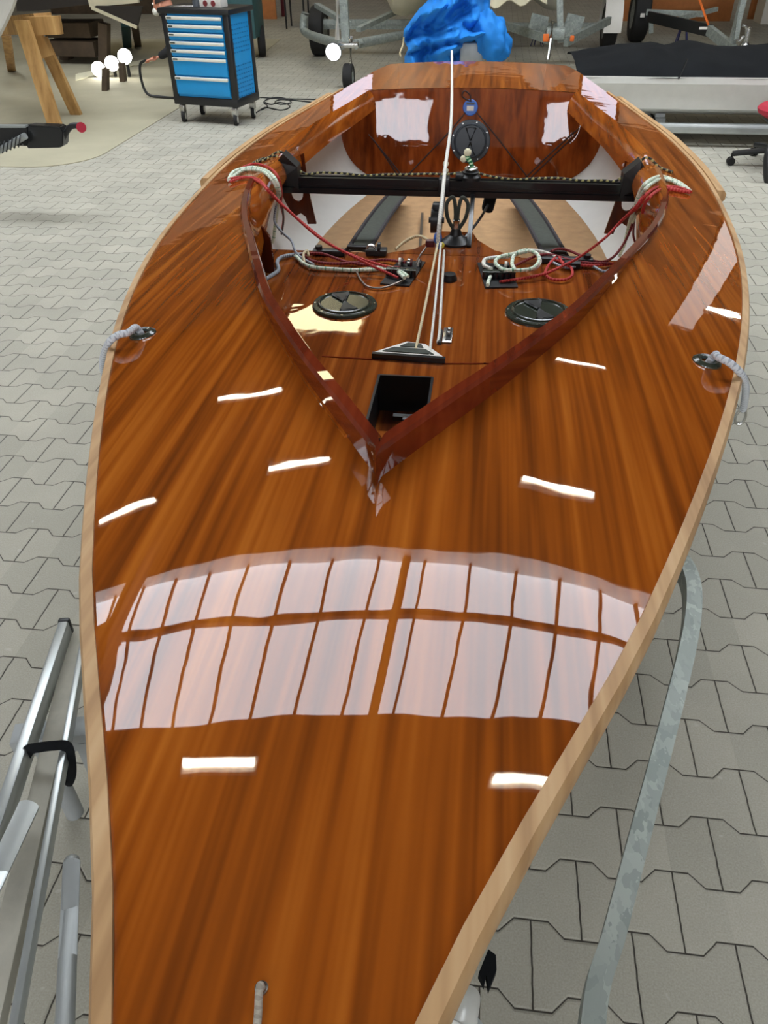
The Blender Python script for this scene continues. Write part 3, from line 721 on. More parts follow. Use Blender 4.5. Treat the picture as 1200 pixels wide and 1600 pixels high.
# ------------------------------------------------------------------ ropes
def rope(name, pts, r, mat, label, cat='rope', group=None, smooth=8, n=10):
    bm = NB(); tube(bm, pts, r, n, smooth); o = finish(name, bm, mat, org=pts[0], smooth=60); return tag(o, label, cat, group)
def Z(l): return [at(*p) for p in l]
rope('halyard', [at(706, 80, .99), at(706, 150, .97), at(704, 200, .955), at(696, 260, .915), at(692, 300, .90), at(687, 345, .85), at(684, 378, .79)], .0062, 'r_white', 'long white rope running up from the knot over the black beam to the stern', smooth=6)
rope('purchase_line', [at(684, 380, .78), at(667, 465, .735), at(649, 549, .712)], .0040, 'r_cream', 'leftmost of three taut white lines below the knot, ends at the triangular fairlead')
rope('purchase_line', [at(689, 380, .78), at(681, 465, .735), at(671, 556, .712)], .0036, 'r_white', 'middle one of three taut white lines below the knot')
rope('purchase_line', [at(694, 392, .75), at(690, 460, .73), at(687, 515, .712), at(684, 535, .704)], .0040, 'r_white', 'rightmost of three taut white lines, ends beside the steel plate')
bm = NB(); k = at(684, 372, .79)
sphere(bm, k, .014, sc=(1, 1, 1.5)); sphere(bm, k+Vector((.004, -.01, -.022)), .011); t = finish('rope_knot', bm, 'knotb', org=k); tag(t, 'blue and white whipped knot joining the white ropes', 'knot')
bm = NB(); sphere(bm, at(690, 383, .77), .010); finish('bead', bm, 'knoty', t, label='yellow bead')
bm = NB(); box(bm, at(672, 380, .77), (.03, .02, .024), bev=.006); finish('small_block', bm, 'maroon', t, label='dark maroon block')
# yellow and black line on the beam
yb_pts = [Vector((-.745, BY-.03, zd(.745, BY)+.006)), Vector((-.705, BY, zd(.705, BY)+.008)), Vector((-.655, BY+.01, .925)), Vector((-.625, BY+.02, .905)), Vector((-.57, BY+.012, BZ+.035))]+[Vector((x, BY+.014+.006*math.sin(x*14), BZ+.034+.005*math.sin(x*23)+(.012 if abs(x) < .12 else 0))) for x in lin(-.5, .52, 14)]+[Vector((.57, BY+.012, BZ+.035)), Vector((.625, BY+.02, .905)), Vector((.66, BY+.01, .93)), Vector((.705, BY, zd(.705, BY)+.009)), Vector((.745, BY-.03, zd(.745, BY)+.006))]
rope('traveller_line', yb_pts, .0042, 'r_yb', 'black and yellow flecked line lying along the top of the black beam')
# green knotted tail on the traveller
g0 = c3+Vector((0, 0, .03))
rope('knotted_tail', [g0, g0+Vector((.002, 0, .014)), g0+Vector((-.006, .0, .032)), g0+Vector((-.016, 0, .046)), g0+Vector((-.014, 0, .056))], .008, 'r_green', 'green rope tail with pale knots standing on the traveller car')
for dx, dz, r in ((-.030, .040, .012), (-.016, .062, .014), (-.10, .03, .0), ):
    if r: 
        bm = NB(); sphere(bm, g0+Vector((dx, 0, dz)), r); o = finish('stopper_knot', bm, 'knotw', org=g0+Vector((dx, 0, dz))); tag(o, 'pale green round knot at the top of the green tail' if r > .013 else 'small pale knot beside the green tail above the beam', 'knot')
for dz, tx in ((.058, 'upper pale stopper knot left of centre behind the white rope'), (.035, 'lower pale stopper knot left of centre behind the white rope')):
    bm = NB(); p = Vector((-.042, BY, BZ+.022+dz)); sphere(bm, p, .011); o = finish('stopper_knot', bm, 'knotw', org=p); tag(o, tx, 'knot')
# left bundle over the side deck
zl = lambda x, y, dz=.010: None
def deckpt(x, y, up=.008):
    d = ray(x, y); t = .3
    while True:
        p = CAMPOS+d*t
        if p.y > 5.6 or p.z < zd(min(abs(p.x), hw(min(p.y, 5.6))), min(p.y, 5.6))+up: return p
        t += .002
def mixpts(l):   # 3-tuples (x,y,z) = height; 2-tuples lie on the deck
    return [at(p[0], p[1], p[2]+(.04 if p[0] > 985 and p[2] >= .80 else 0)) if len(p) == 3 else deckpt(*p) for p in l]
left = [('r_wg', .006, [(357, 281), (366, 268), (392, 262), (414, 266), (430, 280, .93), (437, 300, .88), (436, 312, .80), (431, 345, .66), (428, 372, .58)], 'white and green rope, upper strand of the left bundle crossing the side deck'),
 ('r_wg', .0055, [(360, 279), (380, 266), (404, 266), (420, 275), (432, 294, .90), (434, 318, .79), (430, 350, .64), (426, 380, .56)], 'white and green rope, lower strand of the left bundle crossing the side deck'),
 ('r_red', .0043, [(378, 262), (398, 256), (420, 262), (434, 276, .93), (440, 300, .86), (439, 320, .79), (443, 340, .68), (440, 365, .58)], 'red rope over the top of the left bundle, dropping under the side deck'),
 ('r_red', .0043, [(353, 281), (375, 277), (400, 279), (414, 290), (428, 306, .90), (450, 328, .87), (500, 372, .80), (560, 405, .75), (600, 424, .72), (622, 434, .712)], 'red rope running from the left side deck across the cockpit to the left cleats'),
 ('r_red', .0042, [(358, 284), (385, 277), (406, 285), (418, 297), (432, 312, .89), (470, 346, .84), (520, 384, .77), (575, 408, .73), (632, 423, .712)], 'second red rope beside the long one, ending at the left cleats'),
 ('r_grey', .0042, [(432, 320, .80), (429, 345, .75), (440, 362, .74), (455, 376, .73), (461, 392, .72), (470, 402, .71), (490, 413, .706)], 'thin grey flecked rope hanging below the left bundle'),
 ('r_thin', .0035, [(441, 318, .80), (443, 345, .68), (440, 366, .58)], 'thin black cord hanging beside the left blocks'),
 ('r_grey', .0065, [(412, 438, .705), (425, 430, .706), (435, 422, .706), (433, 410, .708), (440, 402, .71), (460, 398, .71), (478, 397, .71)], 'thick grey rope lying on the tank top near the left edge'),
 ('r_wg', .006, [(462, 400, .712), (475, 412, .710), (492, 418, .710), (530, 421, .708), (560, 422, .708), (595, 418, .71), (615, 420, .716), (632, 434, .722)], 'white and green rope lying on the tank top, leading to the left cleats'),
 ('r_wg', .005, [(570, 422, .712), (600, 421, .716), (625, 424, .722), (638, 432, .722)], 'short white and green rope bending into the left cleats'),
 ('r_dred', .0045, [(474, 398, .712), (490, 408, .71), (520, 412, .71), (560, 410, .71), (600, 406, .71), (634, 410, .716)], 'dark red rope along the aft edge of the tank top, left'),
 ('r_dred', .0045, [(470, 397, .712), (500, 396, .718), (520, 402, .715), (545, 410, .71), (590, 416, .71), (625, 418, .714)], 'dark red rope crossing the others left of the left cleats'),
 ('r_wire', .0032, [(557, 424, .708), (563, 436, .706), (572, 446, .706), (585, 450, .706), (605, 448, .708), (630, 438, .712)], 'thin brown grey line looping in front of the left cleats'),
 ('r_cream', .0045, [(476, 412, .71), (474, 398, .725), (480, 392, .73), (482, 400, .718)], 'small cream loop at the left end of the rope run'),
 ('r_cream', .005, [(618, 390, .70), (632, 378, .72), (648, 370, .735), (660, 370, .745), (670, 376, .75)], 'cream rope arching from the sole up to the maroon block'),
 ('r_wire', .0028, [(650, 412, .72), (656, 400, .74), (666, 386, .76)], 'thin wire from the left cleats up to the maroon block'),
 ('r_yb', .004, [(392, 257), (404, 250), (420, 246), (434, 244)], 'black and yellow line end on the left side deck')]
for mt, r, pts, tx in left:
    rope('control_line', mixpts(pts), r, mt, tx, group='control lines')
# eight-figure rope coil and lines on the right
def coil(cx, cy, rx, ry, n, z, ph=0): return [(cx+rx*math.cos(a+ph), cy+ry*math.sin(a+ph), z) for a in lin(0, 6.28*n, int(10*n))]
right = [('r_wg', .0058, [(762, 443, .71), (768, 430, .714), (782, 424, .72), (800, 423, .73), (830, 420, .735), (842, 408, .735), (838, 396, .735), (820, 391, .735), (804, 398, .735), (800, 412, .735), (803, 421, .742), (786, 421, .735), (774, 410, .732), (782, 401, .732), (806, 396, .740), (824, 393, .745)], 'pale green and white rope coiled in a figure of eight on the right cleats'),
 ('r_white', .0056, [(768, 420, .722), (756, 414, .72), (758, 405, .724), (776, 402, .724), (800, 400, .726), (822, 392, .73), (838, 397, .73), (844, 408, .73), (838, 418, .728), (822, 423, .722)], 'white rope coil lying under the pale green one'),
 ('r_wg', .0055, [(762, 446, .71), (766, 432, .712), (776, 426, .714), (790, 424, .716)], 'white rope end going down into the right cleats'),
 ('r_white', .0055, [(824, 391, .73), (840, 392, .725), (856, 396, .72), (868, 402, .716)], 'white rope leading from the coil to the right'),
 ('r_red', .0043, [(781, 440, .71), (810, 436, .712), (850, 428, .716), (882, 414, .722), (905, 402, .74), (945, 372, .80), (968, 348, .84), (992, 325, .87), (1004, 308, .90), (1014, 300), (1030, 290), (1050, 294), (1078, 301)], 'long red rope from the right cleats across the cockpit and over the right side deck'),
 ('r_red', .0043, [(1080, 300), (1060, 293), (1030, 292), (1012, 302, .93), (998, 322, .88), (975, 342, .84), (965, 352, .82)], 'second red rope over the right side deck, just below the white one'),
 ('r_red', .0043, [(868, 402, .718), (856, 416, .712), (852, 428, .71), (862, 436, .71), (882, 437, .71), (894, 430, .712), (892, 418, .714), (880, 412, .718), (874, 402, .72)], 'loop of red rope on the tank top right of the coil'),
 ('r_dred', .0045, [(800, 418, .716), (815, 410, .72), (838, 400, .722), (860, 398, .72), (890, 406, .716), (920, 411, .714), (955, 412, .712)], 'dark red rope running right from the coil'),
 ('r_dred', .0045, [(861, 393, .72), (872, 389, .72), (890, 392, .71), (930, 408, .71), (955, 404, .70), (975, 380, .68), (988, 350, .74), (985, 335, .78)], 'dark red rope looping behind the right rope pile'),
 ('r_dred', .004, [(998, 390, .62), (990, 370, .66), (991, 345, .76), (996, 325, .85)], 'dark red rope hanging below the right side deck'),
 ('r_red', .0045, [(855, 402, .715), (890, 412, .712), (925, 415, .71), (958, 412, .708)], 'red rope lying flat toward the right coaming'),
 ('r_grey', .0042, [(860, 408, .712), (885, 418, .71), (920, 414, .708), (942, 424, .708), (955, 420, .708)], 'grey flecked rope lying flat toward the right coaming'),
 ('r_wg', .006, [(1078, 298), (1062, 286), (1045, 279), (1030, 276), (1012, 284, .94), (1000, 300, .90), (990, 330, .82), (983, 350, .72), (976, 380, .62), (968, 400, .55)], 'white and green rope, topmost of the right bundle crossing the side deck'),
 ('r_wg', .0055, [(1070, 294), (1050, 283), (1032, 280), (1014, 290, .935), (1002, 306, .89), (995, 332, .80), (986, 352, .71)], 'white and green rope, lower strand of the right bundle'),
 ('r_red', .0048, [(1074, 300), (1050, 296), (1032, 296), (1018, 305, .93), (1008, 318, .90), (1004, 332, .86)], 'red rope tail tucked under the right bundle')]
for mt, r, pts, tx in right:
    rope('control_line', mixpts(pts), r, mt, tx, group='control lines')
# shock cords in front of the bulkhead
def bp(x, y, off=.012):
    p = aty(x, y, 4.58); 
    for _ in range(4): p = aty(x, y, yb(p.z)-off)
    return p
cords = [([(727, 176), (700, 208), (665, 245), (628, 283)], 'thin dark cord from the blue badge down to the left'),
 ([(745, 176), (768, 204), (800, 245), (828, 282)], 'thin dark cord from the blue badge down to the right'),
 ([(576, 210), (604, 244), (634, 282)], 'thin dark cord from the left side to the beam, upper'), ([(582, 216), (600, 242), (628, 284)], 'thin dark cord from the left side to the beam, lower'),
 ([(905, 200), (860, 240), (812, 287)], 'thin dark cord from the right side to the beam, upper'), ([(900, 210), (856, 252), (822, 285)], 'thin dark cord from the right side to the beam, lower'),
 ([(736, 159), (734, 148), (726, 142), (722, 150), (730, 156), (735, 158)], 'small loop of thin dark cord above the blue badge')]
for pts, tx in cords: rope('shock_cord', [bp(*p) for p in pts], .0038, 'r_thin', tx, 'cord', 'thin cords at the aft bulkhead', smooth=4)
# shroud lanyards
e = Vector((EY[0][0], EY[0][1], zd(.494, 1.232)))
rope('shroud_lanyard', [e+Vector((0, 0, -.01)), e+Vector((-.010, .0, .013)), at(200, 520, 1.038), at(186, 523, 1.038), at(172, 533, 1.03), at(163, 550, 1.0), at(160, 574, .95), at(166, 592, .91)], .0062, 'r_silver', 'grey white braided lanyard over the left rub rail')
e = Vector((EY[1][0], EY[1][1], zd(.492, 1.224)))
lp = [e+Vector((0, 0, -.01)), e+Vector((.010, 0, .014)), at(1122, 558, 1.042), at(1140, 567, 1.040), at(1157, 583, 1.022), at(1165, 602, .98), at(1164, 622, .93), at(1161, 640, .89)]
ly = rope('shroud_lanyard', lp, .0062, 'r_silver', 'grey white braided lanyard with metal thimble over the right rub rail')
bm = NB(); q = lp[-1]; tube(bm, [q+Vector((0, 0, .01)), q+Vector((-.009, 0, -.012)), q+Vector((-.006, 0, -.028)), q+Vector((.004, 0, -.03)), q+Vector((.008, 0, -.014)), q+Vector((0, 0, .01))], .0028, 8, 4); finish('thimble', bm, 'steel', ly)
rope('bow_line', [Vector((0, .181, zbw-.03)), Vector((0, .181, zbw+.003)), Vector((.0005, .176, zbw+.007)), Vector((.002, .166, zbw+.003)), Vector((.004, .15, zbw+.002)), Vector((.008, .11, zbw+.002)), Vector((.012, .0, zbw+.01))], .0026, 'r_bow', 'short off-white rope coming out of the hole near the bow')

# ------------------------------------------------------------------ boat trailer under the dinghy
tr_ = thing('boat_trolley', 'galvanised trolley frame under the varnished dinghy, its bent square tube showing at the right', 'trolley', (0, 2.0, 0))
fp = [Vector((.30, .10, .28)), Vector((.35, .467, .28)), Vector((.400, .612, .28)), Vector((.478, .827, .28)), Vector((.585, 1.122, .28)), Vector((.645, 1.30, .28)), Vector((.675, 1.42, .28)), Vector((.683, 1.50, .278)), Vector((.675, 1.57, .272)), Vector((.64, 1.66, .26)), Vector((.56, 1.78, .24)), Vector((.45, 1.95, .22))]
for s in (-1, 1):
    bm = NB(); tube(bm, [Vector((s*(p.x if s > 0 else p.x*.55), p.y, p.z)) for p in fp], .02, smooth=8, square=(.036, .05)); finish('side_tube', bm, 'galv', tr_, smooth=40)
bm = NB(); bar(bm, (-.95, 3.0, .20), (.95, 3.0, .20), .05); bar(bm, (0, .0, .2), (0, 3.4, .2), .06); finish('axle_beam', bm, 'galv', tr_)
for s in (-1, 1):
    bm = NB(); lathe(bm, (s*.55, 3.0, .20), (1, 0, 0), [(.05, -.04), (.12, -.05), (.18, -.045), (.20, -.02), (.20, .02), (.18, .045), (.12, .05), (.05, .04)], 28); finish('wheel', bm, 'rubber', tr_)
    bm = NB(); box(bm, (s*.3, 3.05, .265), (.2, .3, .06), Matrix.Rotation(-s*.1, 4, 'Y'), .01); finish('hull_pad', bm, 'rubber', tr_)
# bow chock with black strap
bm = NB(); tube(bm, [at(712, 1606, .42), at(722, 1580, .42), at(736, 1555, .40)], .034, 16, 6, r_end=.014); o = finish('bow_chock', bm, 'white', tr_)
bm = NB(); tube(bm, [at(716, 1610, .40), at(730, 1590, .40)], .038, 16, 4, r_end=.036); finish('chock_sleeve', bm, 'alu', tr_)
bm = NB(); prism(bm, [at(748, 1520, .38), at(763, 1483, .38), at(775, 1492, .38), at(776, 1515, .38), at(764, 1545, .38), at(760, 1522, .38), at(757, 1538, .38)], (0, 0, -.02)); finish('bow_strap', bm, 'cover', tr_)

# ------------------------------------------------------------------ aluminium profiles, left foreground
z = .36
bm = NB(); a, b = at(104, 978, z), at(-42, 1420, z); bar(bm, a, b, .022, .045, .004); q = finish('mast_profile', bm, 'alu', org=b); tag(q, 'long aluminium mast profile with black end cap, outermost left of the dinghy', 'profile')
d = (b-a).normalized(); bm = NB(); bar(bm, a-d*.004, a+d*.010, .025, .048, .004); finish('end_cap', bm, 'black', q)
bm = NB(); a2, b2 = at(126, 985, z-.03), at(-30, 1660, z-.03); bar(bm, a2, b2, .04, .03, .002); tag(finish('grey_board', bm, 'greyboard', org=b2), 'flat pale grey plank lying between the two aluminium profiles', 'plank')
bm = NB(); a3, b3 = at(133, 1000, z), at(18, 1640, z); bar(bm, a3, b3, .014, .028, .004); tag(finish('boom_profile', bm, 'alu', org=b3), 'narrow aluminium profile lying next to the left edge of the dinghy', 'profile')
bm = NB(); a4, b4 = at(45, 1260, z+.03), at(-60, 1480, z+.05); tube(bm, [a4, b4], .018, 20, 0); tag(finish('alu_tube', bm, 'alu', org=b4), 'round aluminium tube lying on the profiles at the left edge', 'tube')
bm = NB(); a5, b5 = at(112, 1348, z-.05), at(98, 1680, z-.05); tube(bm, [a5, a5.lerp(b5, .5), b5], .0145, 20, 0); sphere(bm, a5, .0145); tag(finish('grey_tube', bm, 'alumat', org=b5), 'short grey tube with rounded end beside the bow, lower left', 'tube')
zc = z-.07
bm = NB(); bar(bm, at(24, 1158, zc), at(160, 1142, zc), .05, .05, .003); sb = finish('support_beam', bm, 'alumat', org=at(100, 1150, zc)); tag(sb, 'short white grey cross beam under the aluminium profiles', 'beam')
bm = NB(); 
for xx in (60, 130): p = at(xx, 1150, zc); cyl(bm, p, (p.x, p.y, 0), .02)
finish('beam_leg', bm, 'alumat', sb)
rp = [at(38, 1186, z-.02), at(45, 1172, z+.02), at(60, 1168, z+.03), at(85, 1165, z+.03), at(103, 1166, z+.02), at(109, 1185, z-.0), at(110, 1210, z-.06), at(104, 1224, z-.09), at(98, 1215, z-.08)]
bm = NB(); tube(bm, rp, .006, 8, 8, square=(.003, .022)); tag(finish('lashing_strap', bm, 'cover', org=rp[0]), 'black lashing strap round the aluminium profiles', 'strap')

# ------------------------------------------------------------------ tool trolley
p0, p1, p2 = at(289, 190, 0), at(370, 196, 0), at(402, 186, 0)
ax = (p1-p0).normalized(); ay = Vector((-ax.y, ax.x, 0)); ang = math.atan2(ax.y, ax.x)
tt_ = thing('tool_trolley', 'blue tool trolley on castors with seven drawers and black corners', 'tool trolley', tuple(p0))
o_ = p0-ax*.06-ay*.04; Wd, Dp, Zb, Zt = (p1-p0).length+.12, .44, .165, .92
def TL(a, b, c): return o_+ax*a+ay*b+Vector((0, 0, c))
RZ = Matrix.Rotation(ang, 4, 'Z')
def tb(bm, a, b, c, sx, sy, sz, bev=0): box(bm, TL(a, b, c), (sx, sy, sz), RZ, bev)
bm = NB(); tb(bm, Wd/2, Dp/2, (Zb+Zt)/2, Wd-.03, Dp-.03, Zt-Zb-.03); finish('carcass', bm, 'blue', tt_, label='blue carcass')
bm = NB()
for a in (.03, Wd-.03):
    for b in (.025, Dp-.025): tb(bm, a, b, (Zb+Zt)/2, .06, .05, Zt-Zb, .01)
tb(bm, Wd/2, Dp/2, Zb+.03, Wd+.004, Dp+.004, .07, .01); tb(bm, Wd/2, Dp/2, Zt, Wd+.04, Dp+.04, .045, .012); finish('frame', bm, 'black', tt_, label='black plastic frame')
dz = [.862-.0, .798, .734, .670, .606, .542, .395]; hs = [.058]*6+[.0]
tops = [.885, .82, .755, .69, .625, .56, .405]; bots = [.825, .76, .695, .63, .565, .41, .25]
for t_, b_ in zip(tops, bots):
    bm = NB(); tb(bm, Wd/2, -.002, (t_+b_)/2, Wd-.13, .02, t_-b_-.006, .003); dr = finish('drawer', bm, 'blue', tt_)
    bm = NB(); tb(bm, Wd/2, -.016, t_-.017, Wd-.13, .018, .026, .004); hd = finish('handle_strip', bm, 'alustrip', dr)
    bm = NB(); tb(bm, .10, -.0265, t_-.017, .05, .002, .012); finish('logo_plate', bm, 'web', hd)
bm = NB()
for r_ in range(17):
    zz = .24+r_*.036
    if .5 < zz < .58: continue
    for c_ in range(7): tb(bm, Wd-.012, .08+c_*.045, zz, .004, .024, .010)
finish('perforations', bm, plain('blue_slots', srgb(16, 118, 180), .5), tt_)
for k, (a, b) in enumerate(((.06, .04), (Wd-.06, .04), (Wd-.06, Dp-.05), (.06, Dp-.05))):
    c = TL(a, b, .052); bm = NB(); w2 = ay if k else ax*.4+ay; w2 = (ax*.9+ay*.3).normalized()
    cyl(bm, c-w2*.016, c+w2*.016, .052, n=26); cw = finish('castor', bm, 'rubber', tt_)
    bm = NB(); cyl(bm, c-w2*.019, c+w2*.019, .028, n=18); finish('castor_hub', bm, 'alustrip', cw)
    bm = NB(); box(bm, c+Vector((0, 0, .065)), (.05, .05, .07), RZ, .004); finish('castor_fork', bm, 'steel', cw)
bm = NB(); tb(bm, -.04, .15, .88, .02, .2, .02, .004); tb(bm, -.02, .06, .88, .05, .02, .02); tb(bm, -.02, .24, .88, .05, .02, .02); finish('push_handle', bm, 'black', tt_)
# things on the trolley
b0 = TL(.46, .18, Zt+.023); bm = NB(); box(bm, b0+Vector((0, 0, .06)), (.22, .12, .12), RZ, .002); cb = finish('carton', bm, 'card', org=b0); tag(cb, 'white carton with dark red fruit print on the tool trolley', 'box')
for dx in (-.05, .03):
    bm = NB(); c = b0+ax*dx-ay*.061+Vector((0, 0, .028)); lathe(bm, c, -ay, [(.024, 0), (.022, .002), (0, .002)], 18); finish('fruit_print', bm, 'cherry', cb)
b1 = TL(.28, .2, Zt+.023); bm = NB(); lathe(bm, b1, (0, 0, 1), [(.0, 0), (.045, 0), (.045, .14), (.02, .17), (.02, .19), (0, .19)], 20); tag(finish('bottle', bm, 'glassgrey', org=b1), 'grey bottle standing on the tool trolley beside the carton', 'bottle')
b2_ = TL(.12, .12, Zt+.023); bm = NB(); bar(bm, b2_-ax*.09, b2_+ax*.13+ay*.06, .02, .012, .003); tag(finish('steel_tool', bm, 'steel', org=b2_), 'long steel hand tool lying on the left of the tool trolley', 'tool')
# cables on the floor
def fl(x, y, z=.006): return at(x, y, z)
rope('power_cable', [fl(404, 152), fl(440, 154), fl(480, 155), fl(520, 156), fl(560, 158)], .006, 'black', 'black cable running straight across the floor right of the tool trolley', 'cable')
rope('power_cable', [fl(408, 172), fl(418, 166), fl(412, 160), fl(418, 155), fl(432, 152), fl(446, 154), fl(455, 160), fl(440, 163), fl(430, 160), fl(436, 156), fl(452, 156), fl(490, 160)], .006, 'black', 'upper coil of black cable on the floor right of the tool trolley', 'cable')
rope('power_cable', [fl(400, 176), fl(414, 168), fl(426, 170), fl(440, 172), fl(452, 168), fl(450, 163), fl(436, 160), fl(424, 163), fl(414, 160)], .006, 'black', 'lower coil of black cable on the floor near the dinghy', 'cable')

# ------------------------------------------------------------------ sawhorse at the left
sh = thing('sawhorse', 'pale pine sawhorse standing left of the tool trolley', 'sawhorse', tuple(at(88, 205, 0)))
zt = .80; ya = at(88, 205, 0).y
A = aty(95, 25, 8.0); bm = NB(); pA = aty(92, 40, 7.95); pB = aty(10, 40, 9.1)
bm = NB(); prism(bm, [aty(35, 27, 7.85), aty(90, 25, 7.85), aty(95, 54, 7.85), aty(40, 56, 7.85)], (-.0, .06, 0)); bar(bm, aty(70, 36, 7.95), aty(-20, 42, 9.6), .16, .16); finish('top_beam', bm, 'pine', sh)
def leg(x0, y0, Y0_, x1, y1, w, d=.05):
    f = at(x1, y1, 0.004); t = aty(x0, y0, Y0_); bm = NB(); n = w
    prism(bm, [t+Vector((-n/2, 0, 0)), t+Vector((n/2, 0, 0)), Vector((f.x+n/2, f.y, f.z)), Vector((f.x-n/2, f.y, f.z))], (0, d, 0)); finish('leg', bm, 'pine', sh)
leg(32, 32, 7.75, 86, 202, .13); leg(62, 58, 8.0, 118, 180, .11); leg(8, 56, 9.4, 17, 112, .09); leg(38, 56, 9.5, 60, 105, .08)
bm = NB(); prism(bm, [aty(47, 50, 7.9), aty(62, 50, 7.9), aty(82, 86, 7.9), aty(60, 94, 7.9)], (0, .04, 0)); finish('brace', bm, 'pine', sh)
# white hull corner top left
bm = NB(); 
def wh(t, v):
    p = [(-40, 66), (0, 60), (10, 40), (22, 15), (30, -10), (34, -30)]; i = min(int(t*5), 4); f = t*5-i; x = p[i][0]*(1-f)+p[i+1][0]*f; y = p[i][1]*(1-f)+p[i+1][1]*f
    q = aty(x, y, 7.2); return q+Vector((-v*.9, v*1.4, v*v*.3))
grid(bm, wh, lin(0, 1, 11), lin(0, 1, 8)); solidify(bm, thickness=.02)
tag(finish('boat_hull', bm, 'greyhull', org=aty(0, 40, 7.6), smooth=60), 'white hull corner resting on the sawhorse, top left edge', 'boat')
# coupling of another trailer
tc2 = thing('trailer_coupling', 'black trailer coupling with red-knobbed lever at the left edge', 'trailer', tuple(at(60, 230, .42)))
YC = at(60, 225, .45).y
def pc(x, y, dy=0): return aty(x, y, YC+dy)
bm = NB(); prism(bm, [pc(43, 196), pc(92, 198), pc(99, 206), pc(98, 228), pc(94, 231), pc(42, 232)], (0, .09, 0)); bmesh.ops.bevel(bm, geom=bm.edges[:], offset=.006, segments=2, affect='EDGES'); finish('housing', bm, 'anod', tc2)
bm = NB(); prism(bm, [pc(-40, 198), pc(42, 197), pc(42, 228), pc(-40, 226)], (0, .07, 0)); finish('drawbar', bm, 'black', tc2)
bm = NB(); bar(bm, pc(-40, 197), pc(42, 197), .04, .012); finish('drawbar_edge', bm, 'alu', tc2)
bm = NB(); tube(bm, [pc(96, 222, .04), pc(104, 206, .04), pc(112, 197, .04), pc(124, 196, .04)], .018, 12, 6); finish('lever', bm, 'black', tc2)
bm = NB(); cyl(bm, pc(127, 199, -.02), pc(127, 199, .03), .030, n=20); finish('lever_knob', bm, 'red', tc2)
bm = NB(); tube(bm, [pc(-10, 240, -.05), pc(12, 228, -.05), pc(40, 212, -.05)], .020, 14, 4); finish('brake_rod', bm, 'alu', tc2)
bm = NB(); tube(bm, [pc(-4+40*t, 234-16*t+9*math.sin(t*40), -.06+.03*math.cos(t*40)) for t in lin(0, 1, 30)], .004, 6, 2); finish('spiral_cable', bm, 'black', tc2)

# ------------------------------------------------------------------ wheels / trailers in the background
def wheel(parent, c, r, w, ax=(1, 0, 0)):
    ax = Vector(ax).normalized(); bm = NB()
    lathe(bm, c, ax, [(r*.55, -w*.45), (r*.85, -w*.5), (r*.97, -w*.42), (r, -w*.3), (r, w*.3), (r*.97, w*.42), (r*.85, w*.5), (r*.55, w*.45)], 32)
    h = finish('wheel', bm, 'rubber', parent)
    bm = NB(); lathe(bm, c, ax, [(0, -w*.3), (r*.3, -w*.35), (r*.56, -w*.44), (r*.56, w*.44), (r*.3, w*.35), (0, w*.3)], 24); finish('rim', bm, 'galv', h)
def hullmesh(name, parent, cx, y0, L, B, z0, z1, mat, rise=.25, back=1):
    bm = NB()
    def fn(t, v):
        w = B/2*min(1, (t*1.15)**.6) if t > 0 else .002; a = abs(v); s = 1 if v > 0 else -1
        x = s*w*a**.8; z = z0+rise*(1-min(1, t*2))**2+(z1-z0)*(a**2.0)
        return Vector((cx+x, y0+L*t, z))
    grid(bm, fn, lin(0, 1, 16), lin(-1, 1, 17)); 
    return finish(name, bm, mat, parent, smooth=60) if parent else bm
# trailer 1 with the cream boat
t1 = thing('boat_trailer', 'galvanised trailer with white floodlight and jockey wheel, left of the blue tarpaulin', 'trailer', tuple(at(545, 140, 0)))
bm = NB()
tube(bm, [aty(477, 20, 11.9), aty(474, 40, 11.9), aty(478, 51, 11.8), aty(500, 60, 11.0), aty(535, 69, 10.0)], .052, 14, 6)
tube(bm, [aty(556, 69, 10.0), aty(590, 62, 10.6), aty(640, 53, 11.4), aty(690, 46, 12)], .05, 14, 4); finish('frame_tube', bm, 'galv', t1)
bm = NB(); bar(bm, aty(495, 8, 11.8), aty(545, 38, 10.6), .07, .05); bar(bm, aty(560, 46, 10.6), aty(640, 8, 11.8), .07, .05); bar(bm, (-2.5, 12.2, .42), (-.1, 12.2, .42), .06); bar(bm, (-2.3, 12.4, .34), (0, 12.4, .34), .05); finish('cradle', bm, 'galv', t1)
bm = NB(); bar(bm, aty(536, -20, 10), aty(541, 72, 10), .07, .09); finish('winch_post', bm, 'galv', t1)
bm = NB(); tube(bm, [aty(527, -20, 9.85), aty(527, 62, 9.85)], .028, 12, 0); finish('white_post', bm, 'card', t1)
bm = NB(); tube(bm, [aty(548, 58, 9.8), aty(548, 112, 9.8)], .026, 12, 0); box(bm, aty(545, 70, 9.8), (.22, .12, .05), bev=.01); cyl(bm, aty(548, 57, 9.8), aty(548, 60, 9.8), .03); finish('jockey_post', bm, 'steel', t1)
jw = at(545, 140, 0); wheel(t1, Vector((jw.x, 9.8, .13)), .13, .11); wheel(t1, Vector((-2.34, 12.35, .30)), .30, .2)
c = aty(521, 81, 9.75); bm = NB(); lathe(bm, c, (0, -1, -.1), [(.07, -.06), (.095, 0), (.095, .01), (.088, .014)], 24); fl_ = finish('floodlight', bm, 'black', t1)
bm = NB(); lathe(bm, c, (0, -1, -.1), [(.086, .012), (.05, .016), (0, .017)], 24); finish('flood_glass', bm, 'spot2', fl_)
bm = hullmesh('x', None, -1.08, 10.4, 4.5, 1.9, .50, 1.7, 'cream', .2); tag(finish('moored_boat', bm, 'cream', org=(-1.05, 11, .5), smooth=60), 'cream round-bottomed boat on the trailer left of the blue tarpaulin', 'boat')
